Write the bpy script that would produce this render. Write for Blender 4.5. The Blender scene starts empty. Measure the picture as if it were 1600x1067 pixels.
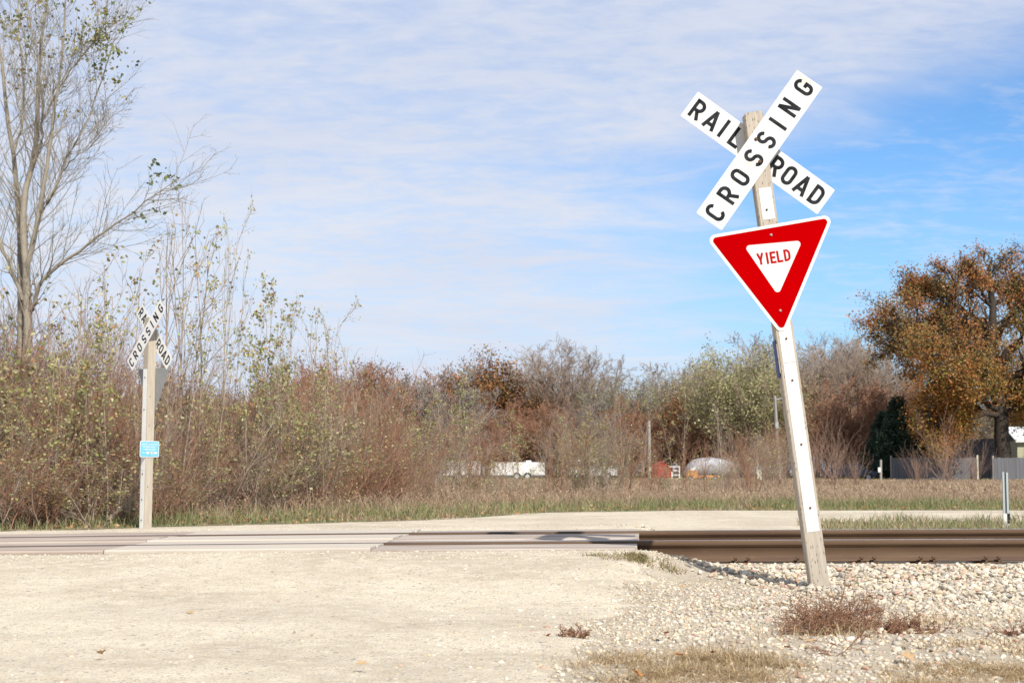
import bpy, math, random
import numpy as np
from math import radians as R, sin, cos, pi, atan2, hypot
from mathutils import Vector, Matrix
rs = np.random.default_rng(7)
random.seed(7)
sc = bpy.context.scene
COL = sc.collection

# ------------------------------------------------------------------ camera
CAMZ = .85
PITCH = math.atan(201.5 / 2400)
cam = bpy.data.cameras.new('camera')
camo = bpy.data.objects.new('camera', cam)
COL.objects.link(camo)
camo.location = (0, 0, CAMZ)
camo.rotation_euler = (R(90) + PITCH, 0, 0)
cam.sensor_width = 36
cam.lens = 54
cam.clip_start = .05
cam.clip_end = 9000
cam.dof.use_dof = True
cam.dof.focus_distance = 11.4
cam.dof.aperture_fstop = 7
sc.camera = camo
sc.view_settings.view_transform = 'Standard'
sc.view_settings.look = 'None'
sc.view_settings.gamma = 1
sc.view_settings.use_curve_mapping = False
sc.view_settings.exposure = .45

# ------------------------------------------------------------------ sky and sun
SUN_EL, SUN_AZ = 40, 157        # azimuth clockwise from +Y: behind the camera, to the right
w = bpy.data.worlds.new('World')
sc.world = w
w.use_nodes = True
nt = w.node_tree
N, L = nt.nodes, nt.links
for n in list(N): N.remove(n)
def nd(t, **k):
    n = N.new(t)
    for a, v in k.items(): setattr(n, a, v)
    return n
def wm(op, a, b=None, c=None, clamp=False):
    n = nd('ShaderNodeMath', operation=op, use_clamp=clamp)
    for i, v in enumerate((a, b, c)):
        if v is None: continue
        if isinstance(v, (int, float)): n.inputs[i].default_value = v
        else: L.new(v, n.inputs[i])
    return n.outputs[0]
out = nd('ShaderNodeOutputWorld')
bg = nd('ShaderNodeBackground')
bg.inputs[1].default_value = .1
L.new(bg.outputs[0], out.inputs[0])
sky = nd('ShaderNodeTexSky', sky_type='NISHITA')
sky.sun_disc = False
sky.sun_elevation = R(SUN_EL)
sky.sun_rotation = R(SUN_AZ)
sky.altitude = 250
sky.air_density = 1.0
sky.dust_density = .25
sky.ozone_density = 2.2
tc = nd('ShaderNodeTexCoord')
sep = nd('ShaderNodeSeparateXYZ')
L.new(tc.outputs['Generated'], sep.inputs[0])
X, Y, Z = sep.outputs
Ya = wm('MAXIMUM', wm('ABSOLUTE', Y), .12)
Zc = wm('MAXIMUM', Z, .0)
u = wm('DIVIDE', X, Ya)
v = wm('DIVIDE', Zc, Ya)
# high thin cloud layer seen in perspective
den = wm('ADD', Zc, .16)
px_ = wm('DIVIDE', X, den)
py_ = wm('DIVIDE', Y, den)
cmb = nd('ShaderNodeCombineXYZ')
L.new(px_, cmb.inputs[0]); L.new(py_, cmb.inputs[1])
def noise(scale, detail, rough, vec, dist=0.0):
    n = nd('ShaderNodeTexNoise')
    n.inputs['Scale'].default_value = scale
    n.inputs['Detail'].default_value = detail
    n.inputs['Roughness'].default_value = rough
    n.inputs['Distortion'].default_value = dist
    L.new(vec, n.inputs['Vector'])
    return n.outputs['Fac']
mp = nd('ShaderNodeMapping')
mp.inputs['Scale'].default_value = (1.0, 1.7, 1)
mp.inputs['Rotation'].default_value = (0, 0, R(18))
L.new(cmb.outputs[0], mp.inputs[0])
n1 = noise(.75, 5, .55, mp.outputs[0], .4)     # broad patches
n2 = noise(3.2, 6, .62, mp.outputs[0], .7)      # ripples
n3 = noise(13.0, 5, .6, mp.outputs[0], .3)
def sstep(x, a, b):
    n = nd('ShaderNodeMapRange', interpolation_type='SMOOTHSTEP')
    for i, q in enumerate((x, a, b)):
        if isinstance(q, (int, float)): n.inputs[i].default_value = q
        else: L.new(q, n.inputs[i])
    return n.outputs[0]
# upper edge of the clear wedge: v = .165 + .35 u ; lower-left edge: v = .175 - .35(u) (soft, ragged)
j = wm('MULTIPLY', wm('SUBTRACT', n1, .5), .12)
j2 = wm('MULTIPLY', wm('SUBTRACT', n2, .5), .22)
e1 = wm('ADD', wm('ADD', wm('SUBTRACT', v, wm('MULTIPLY_ADD', u, .34, .168)), j), wm('MULTIPLY', j2, .35))
up_m = sstep(e1, -.050, .045)
e2 = wm('ADD', wm('ADD', wm('SUBTRACT', wm('MULTIPLY_ADD', u, -1.0, .115), wm('MULTIPLY', v, .22)), wm('MULTIPLY', j, 1.1)), j2)
lo_m = sstep(e2, -.13, .09)
mask = wm('MAXIMUM', up_m, lo_m)
# texture inside the cloud, wisps in the clear part
rip = wm('ADD', wm('MULTIPLY', n2, .50), wm('MULTIPLY', n3, .50))
thin = sstep(rip, .34, .62)
cl = wm('MULTIPLY', mask, wm('MULTIPLY_ADD', thin, .32, .69), clamp=True)
wisp = wm('MULTIPLY', sstep(rip, .44, .68), .42)
cl = wm('MAXIMUM', cl, wisp)
cloudc = nd('ShaderNodeMix', data_type='RGBA')
cloudc.inputs[6].default_value = (4.45, 4.95, 6.2, 1)
cloudc.inputs[7].default_value = (5.75, 6.05, 6.75, 1)
L.new(wm('ADD', wm('MULTIPLY', sstep(n1, .3, .7), .5), wm('MULTIPLY', sstep(v, .30, .08), .55), clamp=True), cloudc.inputs[0])
skyg = nd('ShaderNodeMix', data_type='RGBA', blend_type='MULTIPLY')
skyg.inputs[0].default_value = 1
skyg.inputs[7].default_value = (.58, .88, 1.16, 1)
L.new(sky.outputs[0], skyg.inputs[6])
# pale veil of humid air low down
veil = nd('ShaderNodeMix', data_type='RGBA')
L.new(skyg.outputs[2], veil.inputs[6])
veil.inputs[7].default_value = (3.4, 5.2, 7.2, 1)
L.new(wm('MULTIPLY', sstep(v, .26, .0), .75), veil.inputs[0])
mix = nd('ShaderNodeMix', data_type='RGBA')
L.new(cl, mix.inputs[0])
L.new(veil.outputs[2], mix.inputs[6])
L.new(cloudc.outputs[2], mix.inputs[7])
L.new(mix.outputs[2], bg.inputs[0])

sl = bpy.data.lights.new('sun', 'SUN')
sl.energy = 4.3
sl.angle = R(.53)
sl.color = (1, .945, .86)
so = bpy.data.objects.new('sun', sl)
COL.objects.link(so)
sd = Vector((sin(R(SUN_AZ)) * cos(R(SUN_EL)), cos(R(SUN_AZ)) * cos(R(SUN_EL)), sin(R(SUN_EL))))
so.rotation_euler = sd.to_track_quat('Z', 'Y').to_euler()
so.location = (5, -10, 20)

# ------------------------------------------------------------------ measuring helper: photo pixel + real distance -> point
def P(px, py, D):
    a, b = (px - 800) / 2400, (533.5 - py) / 2400
    t = D / (cos(PITCH) - b * sin(PITCH))
    return Vector((a * t, D, CAMZ + t * (sin(PITCH) + b * cos(PITCH))))

def sm(x, a, b):
    t = np.clip((np.asarray(x, float) - a) / (b - a), 0, 1)
    return t * t * (3 - 2 * t)
def vnoise(x, y, s, seed=0):
    x = np.asarray(x, float) / s; y = np.asarray(y, float) / s
    xi, yi = np.floor(x), np.floor(y)
    fx, fy = x - xi, y - yi
    fx = fx * fx * (3 - 2 * fx); fy = fy * fy * (3 - 2 * fy)
    def h(a, b):
        q = np.sin(a * 127.1 + b * 311.7 + seed * 74.7) * 43758.5453
        return q - np.floor(q)
    return (h(xi, yi) * (1 - fx) + h(xi + 1, yi) * fx) * (1 - fy) + (h(xi, yi + 1) * (1 - fx) + h(xi + 1, yi + 1) * fx) * fy

# ------------------------------------------------------------------ terrain
TY, GAUGE = 13.4, 1.5
XE = 1.08          # right-hand end of the crossing surface
def railz(x):
    c = np.clip(x, -6, 6.5)
    return .24 + .0072 * c - .0005 * c * c
def cant(x): return .025 + .001 * np.clip(x, -8, 8)
def topz(x, y):   # plane through the rail heads
    return railz(x) + cant(x) * (np.asarray(y, float) - TY) / GAUGE
def yfar(x): return np.interp(x, [-14, -9, -6.6, -5.5, -3.2, -1.2, .8, 4, 30], [21.5, 22.2, 23.2, 24.6, 26.3, 28.3, 33, 34.6, 35.5])
def zg(x, y):
    x = np.asarray(x, float); y = np.asarray(y, float)
    x, y = np.broadcast_arrays(x, y)
    far = sm(y, 16, 21)
    z = -.05 * far + .06 * sm(y, 34, 110)
    xe = XE + .085 * (y - TY)
    edge = xe + .25 - .3 * sm(y, 12.7, 11.2) + .12 * (vnoise(x, y, .5, 3) - .5)
    onroad = sm(x - edge, .45, -.25) * sm(x, -11, -7.5)
    tz = topz(x, y)
    ramp = np.where(y < 14, (tz - .04) * sm(y, 9.2, 12.65), (tz - .028 + .05 * far) * sm(y, 21.5, 15.7))
    under = (y > 12.79) & (y < 15.5)
    ramp = np.where(under, np.minimum(ramp, tz - .2), ramp)
    bed = .055 * sm(y, 11.3, 12.6) * sm(y, 18.2, 16.2) + (tz - .245) * 0
    z = z + onroad * ramp + (1 - onroad) * bed
    z = z + .022 * (vnoise(x, y, 1.7, 1) - .5) * sm(y, 13, 11) + .008 * (vnoise(x, y, .35, 2) - .5) * (y < 12.4)
    z = z + .5 * (vnoise(x, y, 60, 5) - .5) * sm(y, 150, 400) + 0 * x
    z = z + .06 * (vnoise(x, y, 5, 8) - .5) * sm(y, 35, 45)
    return z

# ------------------------------------------------------------------ materials
MATS = {}
def mat(name, base, rough=.8, metal=0, var=None, scale=8, detail=5, bump=0, bscale=None, stretch=None, attr=False,
        trans=0, spec=.3, coords='Object', spots=None, ramp=(.3, .7)):
    m = bpy.data.materials.new(name); m.use_nodes = True
    t = m.node_tree; n = t.nodes; l = t.links
    b = n['Principled BSDF']
    b.inputs['Roughness'].default_value = rough
    b.inputs['Metallic'].default_value = metal
    b.inputs['Specular IOR Level'].default_value = spec
    b.inputs['Base Color'].default_value = (*base, 1)
    c = n.new('ShaderNodeTexCoord'); vec = c.outputs[coords]
    if stretch:
        mpp = n.new('ShaderNodeMapping'); mpp.inputs['Scale'].default_value = stretch
        l.new(vec, mpp.inputs[0]); vec = mpp.outputs[0]
    colout = None
    if attr:
        a = n.new('ShaderNodeAttribute'); a.attribute_name = 'col'; colout = a.outputs['Color']
    if var:
        nz = n.new('ShaderNodeTexNoise'); nz.inputs['Scale'].default_value = scale; nz.inputs['Detail'].default_value = detail
        nz.inputs['Roughness'].default_value = .6
        l.new(vec, nz.inputs['Vector'])
        mr = n.new('ShaderNodeMapRange'); mr.inputs[1].default_value = ramp[0]; mr.inputs[2].default_value = ramp[1]
        l.new(nz.outputs['Fac'], mr.inputs[0])
        mx = n.new('ShaderNodeMix'); mx.data_type = 'RGBA'
        l.new(mr.outputs[0], mx.inputs[0])
        mx.inputs[6].default_value = (*base, 1); mx.inputs[7].default_value = (*var, 1)
        if attr:
            mx.blend_type = 'MULTIPLY'; mx.inputs[7].default_value = (*var, 1); l.new(colout, mx.inputs[6])
        colout = mx.outputs[2]
    if spots:
        for (sc_, thr, colr, st) in spots:
            nz = n.new('ShaderNodeTexNoise'); nz.inputs['Scale'].default_value = sc_; nz.inputs['Detail'].default_value = 4
            l.new(vec, nz.inputs['Vector'])
            mr = n.new('ShaderNodeMapRange'); mr.inputs[1].default_value = thr; mr.inputs[2].default_value = thr + .08
            mr.inputs[4].default_value = st
            l.new(nz.outputs['Fac'], mr.inputs[0])
            mx = n.new('ShaderNodeMix'); mx.data_type = 'RGBA'
            l.new(mr.outputs[0], mx.inputs[0])
            if colout: l.new(colout, mx.inputs[6])
            else: mx.inputs[6].default_value = (*base, 1)
            mx.inputs[7].default_value = (*colr, 1)
            colout = mx.outputs[2]
    if colout: l.new(colout, b.inputs['Base Color'])
    if bump:
        nz = n.new('ShaderNodeTexNoise'); nz.inputs['Scale'].default_value = bscale or scale * 2; nz.inputs['Detail'].default_value = 6
        l.new(vec, nz.inputs['Vector'])
        bp = n.new('ShaderNodeBump'); bp.inputs['Strength'].default_value = 1; bp.inputs['Distance'].default_value = bump
        l.new(nz.outputs['Fac'], bp.inputs['Height']); l.new(bp.outputs[0], b.inputs['Normal'])
    if trans:
        o = n['Material Output']
        tr = n.new('ShaderNodeBsdfTranslucent')
        if colout: l.new(colout, tr.inputs[0])
        else: tr.inputs[0].default_value = (*base, 1)
        ms = n.new('ShaderNodeMixShader'); ms.inputs[0].default_value = trans
        l.new(b.outputs[0], ms.inputs[1]); l.new(tr.outputs[0], ms.inputs[2]); l.new(ms.outputs[0], o.inputs[0])
    MATS[name] = m
    return m

def gravel_mat(name, dust, dark, light, fine, chips):
    """packed limestone: dust colour, small chips as cells with own tints, damp patches"""
    m = bpy.data.materials.new(name); m.use_nodes = True
    t = m.node_tree; n = t.nodes; l = t.links
    b = n['Principled BSDF']; b.inputs['Roughness'].default_value = .95; b.inputs['Specular IOR Level'].default_value = .1
    c = n.new('ShaderNodeTexCoord').outputs['Object']
    def nz(s, d=6):
        q = n.new('ShaderNodeTexNoise'); q.inputs['Scale'].default_value = s; q.inputs['Detail'].default_value = d
        q.inputs['Roughness'].default_value = .62; l.new(c, q.inputs['Vector']); return q.outputs['Fac']
    def mr(x, a, bb, to=1.0):
        q = n.new('ShaderNodeMapRange'); q.inputs[1].default_value = a; q.inputs[2].default_value = bb; q.inputs[4].default_value = to
        l.new(x, q.inputs[0]); return q.outputs[0]
    def mx(f, a, bb, mode='MIX'):
        q = n.new('ShaderNodeMix'); q.data_type = 'RGBA'; q.blend_type = mode
        for i, vv in ((0, f), (6, a), (7, bb)):
            if isinstance(vv, tuple): q.inputs[i].default_value = (*vv, 1)
            elif isinstance(vv, float): q.inputs[i].default_value = vv
            else: l.new(vv, q.inputs[i])
        return q.outputs[2]
    base = mx(mr(nz(.55, 8), .41, .60, .8), dust, dark)
    base = mx(mr(nz(2.6, 8), .50, .70, .6), base, dark)
    base = mx(mr(nz(7), .45, .7, .7), base, light)
    for sc_, thr in chips:
        vo = n.new('ShaderNodeTexVoronoi'); vo.inputs['Scale'].default_value = sc_; l.new(c, vo.inputs['Vector'])
        rp = n.new('ShaderNodeValToRGB'); e = rp.color_ramp.elements
        e[0].position = 0; e[0].color = (.20, .185, .165, 1); e[1].position = 1; e[1].color = (.58, .55, .48, 1)
        for pos, cc in ((.3, (.38, .34, .27, 1)), (.5, (.50, .46, .38, 1)), (.72, (.38, .27, .21, 1)), (.8, (.48, .45, .4, 1))):
            x_ = e.new(pos); x_.color = cc
        sp = n.new('ShaderNodeSeparateColor'); l.new(vo.outputs['Color'], sp.inputs[0])
        l.new(sp.outputs[0], rp.inputs[0])
        pick = mr(sp.outputs[1], thr, thr + .02)
        inside = mr(vo.outputs['Distance'], .42, .30)
        mul = n.new('ShaderNodeMath'); mul.operation = 'MULTIPLY'; l.new(pick, mul.inputs[0]); l.new(inside, mul.inputs[1])
        base = mx(mul.outputs[0], base, rp.outputs[0])
    l.new(base, b.inputs['Base Color'])
    vo = n.new('ShaderNodeTexVoronoi'); vo.inputs['Scale'].default_value = fine; l.new(c, vo.inputs['Vector'])
    ad = n.new('ShaderNodeMath'); ad.operation = 'MULTIPLY_ADD'; l.new(nz(fine * .6), ad.inputs[0]); ad.inputs[1].default_value = 1.2
    l.new(vo.outputs['Distance'], ad.inputs[2])
    bp = n.new('ShaderNodeBump'); bp.inputs['Distance'].default_value = .007; bp.inputs['Strength'].default_value = .8
    l.new(ad.outputs[0], bp.inputs['Height']); l.new(bp.outputs[0], b.inputs['Normal'])
    MATS[name] = m
    return m

M_road = gravel_mat('packed_gravel', (.63, .545, .405), (.42, .345, .245), (.70, .62, .475), 70, ((55, .45), (28, .72), (110, .35)))
M_grit = gravel_mat('loose_gravel_dirt', (.43, .36, .26), (.32, .26, .185), (.50, .43, .325), 45, ((34, .35), (60, .3)))
M_field = mat('field_soil', (.13, .105, .06), .95, var=(.23, .18, .11), scale=.8, detail=8, bump=.03, bscale=6,
              spots=((.35, .5, (.11, .13, .05), .7),))
M_litter = mat('leaf_litter_soil', (.16, .09, .05), .95, var=(.09, .10, .035), scale=1.6, detail=8, bump=.03, bscale=12)
M_asph = mat('far_road_asphalt', (.24, .22, .21), .9, var=(.3, .28, .26), scale=1)
M_stone = mat('ballast_stone', (1, 1, 1), .9, attr=True, var=(.78, .76, .74), scale=30, bump=.002, bscale=60, spec=.15)
M_white = mat('white_sign_sheeting', (.64, .64, .61), .5, var=(.585, .58, .55), scale=5, detail=7, bump=.0002, bscale=90, spec=.15,
              spots=((5, .66, (.52, .50, .42), .55), (22, .72, (.36, .31, .25), .7)))
M_strip = mat('white_painted_sheeting', (.80, .80, .77), .5, var=(.74, .73, .70), scale=4, detail=6, spec=.15)
M_black = mat('black_sign_lettering', (.008, .009, .012), .7, spec=.04, var=(.035, .037, .042), scale=20)
M_red = mat('red_sign_sheeting', (.375, .0, .0008), .7, var=(.34, .0, .001), scale=3, detail=6, spec=0)
M_redl = mat('red_sign_lettering', (.36, .006, .008), .6, var=(.32, .01, .01), scale=8, spec=.05)
M_alu = mat('bare_aluminium', (.33, .335, .33), .6, .2, var=(.26, .27, .27), scale=6, detail=8)
M_blue = mat('blue_sign_sheeting', (.13, .42, .66), .4, var=(.17, .46, .68), scale=9)
M_dblue = mat('dark_blue_sign_sheeting', (.015, .06, .22), .4, var=(.02, .08, .25), scale=9)
M_bolt = mat('galvanised_bolt', (.45, .44, .42), .45, .7, var=(.3, .26, .22), scale=60)
M_rustbolt = mat('rusty_bolt', (.10, .05, .03), .8, .2, var=(.16, .08, .04), scale=80)
M_tree = mat('pale_bark', (.33, .29, .225), .9, var=(.21, .18, .14), scale=9, stretch=(1, 1, .25), bump=.01, bscale=30)
M_pale = mat('pale_stem_bark', (.38, .30, .225), .9, var=(.25, .19, .14), scale=3)
M_twig = mat('grey_brown_twig', (.39, .31, .24), .9, var=(.26, .195, .15), scale=3)
M_rtwig = mat('reddish_brown_twig', (.355, .195, .12), .9, var=(.22, .12, .075), scale=2)
M_dtwig = mat('dark_bark', (.06, .046, .036), .95, var=(.035, .028, .022), scale=3)
M_gtwig = mat('ash_grey_twig', (.29, .25, .215), .9, var=(.20, .17, .145), scale=1.5)
M_leaf = mat('autumn_leaf', (1, 1, 1), .6, attr=True, var=(.8, .8, .8), scale=14, trans=.35, spec=.25)
M_grass = mat('grass_blade', (1, 1, 1), .75, attr=True, var=(.82, .82, .82), scale=4, trans=.25, spec=.2)
M_rust = mat('brown_rusted_steel', (.088, .050, .028), .72, .1, var=(.125, .078, .045), scale=3, detail=8, stretch=(.35, 1, 3),
             bump=.0012, bscale=60, spots=((2.2, .56, (.085, .05, .035), .7), (30, .66, (.27, .14, .06), .5)))
M_head = mat('worn_bright_steel', (.26, .265, .29), .42, .8, var=(.17, .16, .16), scale=6, stretch=(.2, 3, 3))
M_tie = mat('creosoted_tie_wood', (.10, .075, .055), .9, var=(.17, .135, .10), scale=12, stretch=(3, .4, 3), bump=.004, bscale=20)
M_panel = mat('weathered_crossing_timber', (.22, .165, .135), .88, var=(.42, .36, .30), scale=2.2, detail=9, stretch=(.30, 3.5, 3.5),
              bump=.004, bscale=14, ramp=(.28, .6), spots=((3.2, .62, (.17, .11, .09), .75), (14, .66, (.47, .42, .345), .8)))
M_panelw = mat('dusty_crossing_timber', (.40, .345, .285), .9, var=(.52, .46, .38), scale=2.2, detail=9, stretch=(.30, 3.5, 3.5),
               bump=.004, bscale=14, spots=((2.4, .68, (.22, .155, .13), .7),))
M_ppost = mat('painted_far_metal', (.75, .74, .70), .5, var=(.64, .63, .58), scale=.8)

def wood_post(name, a, b_, c_):
    m = mat(name, a, .9, var=b_, scale=9, detail=9, stretch=(5, 5, .35), bump=.003, bscale=16, spots=((6, .64, c_, .6),))
    t = m.node_tree; n = t.nodes; l = t.links
    bs = n['Principled BSDF']
    src = bs.inputs['Base Color'].links[0].from_socket
    # rows of small incising cuts from the pressure treatment
    tcx = n.new('ShaderNodeTexCoord')
    mp = n.new('ShaderNodeMapping'); mp.inputs['Scale'].default_value = (62, 62, 21)
    l.new(tcx.outputs['Object'], mp.inputs[0])
    vo = n.new('ShaderNodeTexVoronoi'); vo.inputs['Scale'].default_value = 1; vo.inputs['Randomness'].default_value = .55
    l.new(mp.outputs[0], vo.inputs['Vector'])
    mr = n.new('ShaderNodeMapRange'); mr.inputs[1].default_value = .34; mr.inputs[2].default_value = .22; mr.inputs[4].default_value = .75
    l.new(vo.outputs['Distance'], mr.inputs[0])
    mx = n.new('ShaderNodeMix'); mx.data_type = 'RGBA'; l.new(mr.outputs[0], mx.inputs[0]); l.new(src, mx.inputs[6])
    mx.inputs[7].default_value = (.15, .125, .095, 1)
    l.new(mx.outputs[2], bs.inputs['Base Color'])
    return m
M_wood2 = mat('plain_weathered_post_wood', (.47, .41, .33), .9, var=(.34, .295, .24), scale=9, detail=9, stretch=(5, 5, .35), bump=.003, bscale=16, spots=((6, .64, (.25, .20, .15), .6),))
M_wood = wood_post('weathered_post_wood', (.47, .41, .33), (.34, .295, .24), (.25, .20, .15))

# ------------------------------------------------------------------ mesh helpers
def props(o, label=None, cat=None, group=None, kind=None):
    if label: o['label'] = label
    if cat: o['category'] = cat
    if group: o['group'] = group
    if kind: o['kind'] = kind
    return o
def link(name, me, parent=None, m=None, loc=None):
    o = bpy.data.objects.new(name, me)
    COL.objects.link(o)
    if m and me and not me.materials: me.materials.append(m)
    if parent: o.parent = parent
    if loc is not None: o.location = loc
    return o
def empty(name, loc, label, cat, group=None, rot=(0, 0, 0)):
    o = bpy.data.objects.new(name, None)
    o.empty_display_size = .2
    COL.objects.link(o)
    o.location = loc; o.rotation_euler = rot
    return props(o, label, cat, group)
def npmesh(name, V, F, col=None, smooth=False):
    V = np.ascontiguousarray(V, dtype=np.float32).reshape(-1, 3); F = np.ascontiguousarray(F, dtype=np.int32)
    me = bpy.data.meshes.new(name)
    k = F.shape[1]
    me.vertices.add(len(V)); me.vertices.foreach_set('co', V.ravel())
    me.loops.add(F.size); me.loops.foreach_set('vertex_index', F.ravel())
    me.polygons.add(len(F))
    me.polygons.foreach_set('loop_start', np.arange(0, F.size, k, dtype=np.int32))
    me.polygons.foreach_set('loop_total', np.full(len(F), k, dtype=np.int32))
    if smooth: me.polygons.foreach_set('use_smooth', np.ones(len(F), dtype=bool))
    if col is not None:
        a = me.color_attributes.new('col', 'FLOAT_COLOR', 'POINT')
        c4 = np.ones((len(V), 4), dtype=np.float32); c4[:, :3] = col
        a.data.foreach_set('color', c4.ravel())
    me.update(calc_edges=True)
    return me
class MB:
    def __init__(s): s.v = []; s.f = []
    def add(s, vs, fs):
        b = len(s.v); s.v += [tuple(q) for q in vs]; s.f += [tuple(i + b for i in f) for f in fs]; return s
    def box(s, x0, x1, y0, y1, z0, z1):
        return s.add([(x0, y0, z0), (x1, y0, z0), (x1, y1, z0), (x0, y1, z0), (x0, y0, z1), (x1, y0, z1), (x1, y1, z1), (x0, y1, z1)],
                     [(0, 3, 2, 1), (4, 5, 6, 7), (0, 1, 5, 4), (1, 2, 6, 5), (2, 3, 7, 6), (3, 0, 4, 7)])
    def prism(s, poly, y0, y1):   # poly in xz, extruded in y
        n = len(poly)
        vs = [(x, y0, z) for x, z in poly] + [(x, y1, z) for x, z in poly]
        fs = [tuple(range(n)), tuple(range(2 * n - 1, n - 1, -1))] + [(i, i + n, (i + 1) % n + n, (i + 1) % n) for i in range(n)]
        return s.add(vs, fs)
    def tube(s, a, b, ra, rb=None, k=10, caps=True):
        rb = ra if rb is None else rb
        a = Vector(a); b = Vector(b); d = (b - a).normalized()
        e = d.cross(Vector((0, 0, 1)) if abs(d.z) < .9 else Vector((1, 0, 0))).normalized(); g = d.cross(e)
        vs = [a + (e * cos(2 * pi * i / k) + g * sin(2 * pi * i / k)) * ra for i in range(k)] + \
             [b + (e * cos(2 * pi * i / k) + g * sin(2 * pi * i / k)) * rb for i in range(k)]
        fs = [(i, i + k, (i + 1) % k + k, (i + 1) % k) for i in range(k)]
        if caps: fs += [tuple(range(k)), tuple(range(2 * k - 1, k - 1, -1))]
        return s.add(vs, fs)
    def build(s, name, m, parent=None, bevel=0, smooth=False, loc=None):
        me = bpy.data.meshes.new(name); me.from_pydata(s.v, [], s.f); me.update()
        import bmesh
        bm = bmesh.new(); bm.from_mesh(me)
        if bevel: bmesh.ops.bevel(bm, geom=bm.edges[:], offset=bevel, segments=2, affect='EDGES', clamp_overlap=True)
        bmesh.ops.recalc_face_normals(bm, faces=bm.faces[:])
        bm.to_mesh(me); bm.free()
        if smooth:
            for p in me.polygons: p.use_smooth = True
        return link(name, me, parent, m, loc)

def norm(a): return a / np.maximum(np.linalg.norm(a, axis=-1, keepdims=True), 1e-9)
def tubes(pts, rad, k=3):
    """pts (B,n,3), rad (B,n) -> verts, quads"""
    B, n, _ = pts.shape
    tan = norm(np.gradient(pts, axis=1))
    ref = np.where(np.abs(tan[..., 2:3]) < .9, np.array([0, 0, 1.]), np.array([1., 0, 0]))
    e = norm(np.cross(tan, ref)); g = np.cross(tan, e)
    an = np.arange(k) * 2 * pi / k
    V = pts[:, :, None] + rad[:, :, None, None] * (e[:, :, None] * np.cos(an)[None, None, :, None] + g[:, :, None] * np.sin(an)[None, None, :, None])
    b, s, q = np.meshgrid(np.arange(B), np.arange(n - 1), np.arange(k), indexing='ij')
    o = b * n * k + s * k
    F = np.stack([o + q, o + (q + 1) % k, o + k + (q + 1) % k, o + k + q], -1).reshape(-1, 4)
    return V.reshape(-1, 3), F
def cat_mesh(name, parts, smooth=True):
    Vs, Fs, b = [], [], 0
    for V, F in parts:
        Vs.append(V); Fs.append(F + b); b += len(V)
    return npmesh(name, np.concatenate(Vs), np.concatenate(Fs), smooth=smooth)
def sprout(o, d, Ln, r0, r1, nseg, wob, up, rg):
    B = len(o); pts = [o.copy()]; p = o.copy(); d = norm(d)
    for i in range(nseg):
        d = norm(d + rg.normal(0, wob, (B, 3)) + np.array([0, 0, up]))
        p = p + d * (Ln / nseg)[:, None]; pts.append(p.copy())
    pts = np.stack(pts, 1)
    t = np.linspace(0, 1, nseg + 1)
    return pts, r0[:, None] * (1 - t) + r1[:, None] * t
def children(pts, rad, Ln, m, t0, ang, ratio, taper, rg, t1=1.0, rk=.55):
    B, n, _ = pts.shape
    t = t0 + (t1 - t0) * (np.arange(m)[None] + rg.random((B, m))) / m
    f = t * (n - 1); i = np.minimum(f.astype(int), n - 2); fr = (f - i)[..., None]
    bi = np.arange(B)[:, None]
    p = pts[bi, i] * (1 - fr) + pts[bi, i + 1] * fr
    tg = norm(pts[bi, i + 1] - pts[bi, i])
    rr = rad[bi, i] * (1 - fr[..., 0]) + rad[bi, i + 1] * fr[..., 0]
    q = rg.normal(0, 1, (B, m, 3)); q = norm(q - (q * tg).sum(-1, keepdims=True) * tg)
    a = np.radians(ang * (1 + rg.normal(0, .22, (B, m))))[..., None]
    d = tg * np.cos(a) + q * np.sin(a)
    ln = Ln[:, None] * ratio * (1 - taper * t) * rg.uniform(.65, 1.25, (B, m))
    return p.reshape(-1, 3), d.reshape(-1, 3), ln.ravel(), (rr * rk).ravel()
def leaves(cent, size, pal, rg, flat=0.0, jit=.15, down=0):
    """one kite-shaped, folded leaf per centre"""
    n = len(cent)
    c = cent + rg.normal(0, 1, (n, 3)) * jit
    u_ = rg.normal(0, 1, (n, 3)); u_[:, 2] = u_[:, 2] * (1 - flat) - down; u_ = norm(u_)
    w_ = rg.normal(0, 1, (n, 3)); w_ = norm(np.cross(u_, w_)); nn = np.cross(u_, w_)
    s = (size * rg.uniform(.6, 1.3, n))[:, None]
    V = np.stack([c - u_ * s * .5, c + w_ * s * .36 + nn * s * .12, c + u_ * s * .55, c - w_ * s * .36 + nn * s * .12], 1)
    F = np.arange(n * 4).reshape(-1, 4)
    F = np.concatenate([F[:, [0, 1, 2]], F[:, [0, 2, 3]]])
    pal = np.array(pal); k = rg.integers(0, len(pal), n)
    col = pal[k] * rg.uniform(.75, 1.25, (n, 1))
    return V.reshape(-1, 3), F, np.repeat(col, 4, 0)

PAL_russet = [(.36, .185, .10), (.30, .15, .085), (.42, .23, .12), (.27, .13, .08), (.38, .17, .08)]
PAL_pale = [(.48, .46, .22), (.38, .39, .16), (.58, .54, .32), (.34, .36, .12), (.50, .37, .17), (.27, .28, .11), (.42, .24, .12)]
PAL_rust = [(.44, .17, .065), (.50, .22, .08), (.22, .09, .035), (.30, .19, .06), (.17, .13, .045), (.36, .19, .07)]
PAL_oak = [(.44, .19, .06), (.50, .25, .075), (.36, .19, .05), (.32, .25, .07), (.26, .23, .07), (.54, .28, .12), (.40, .16, .06)]
PAL_olive = [(.42, .40, .19), (.48, .45, .24), (.33, .33, .14), (.53, .49, .27)]
PAL_ever = [(.035, .065, .04), (.05, .085, .05), (.025, .05, .035)]
PAL_brown = [(.26, .13, .075), (.31, .16, .08), (.2, .105, .07)]

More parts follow.
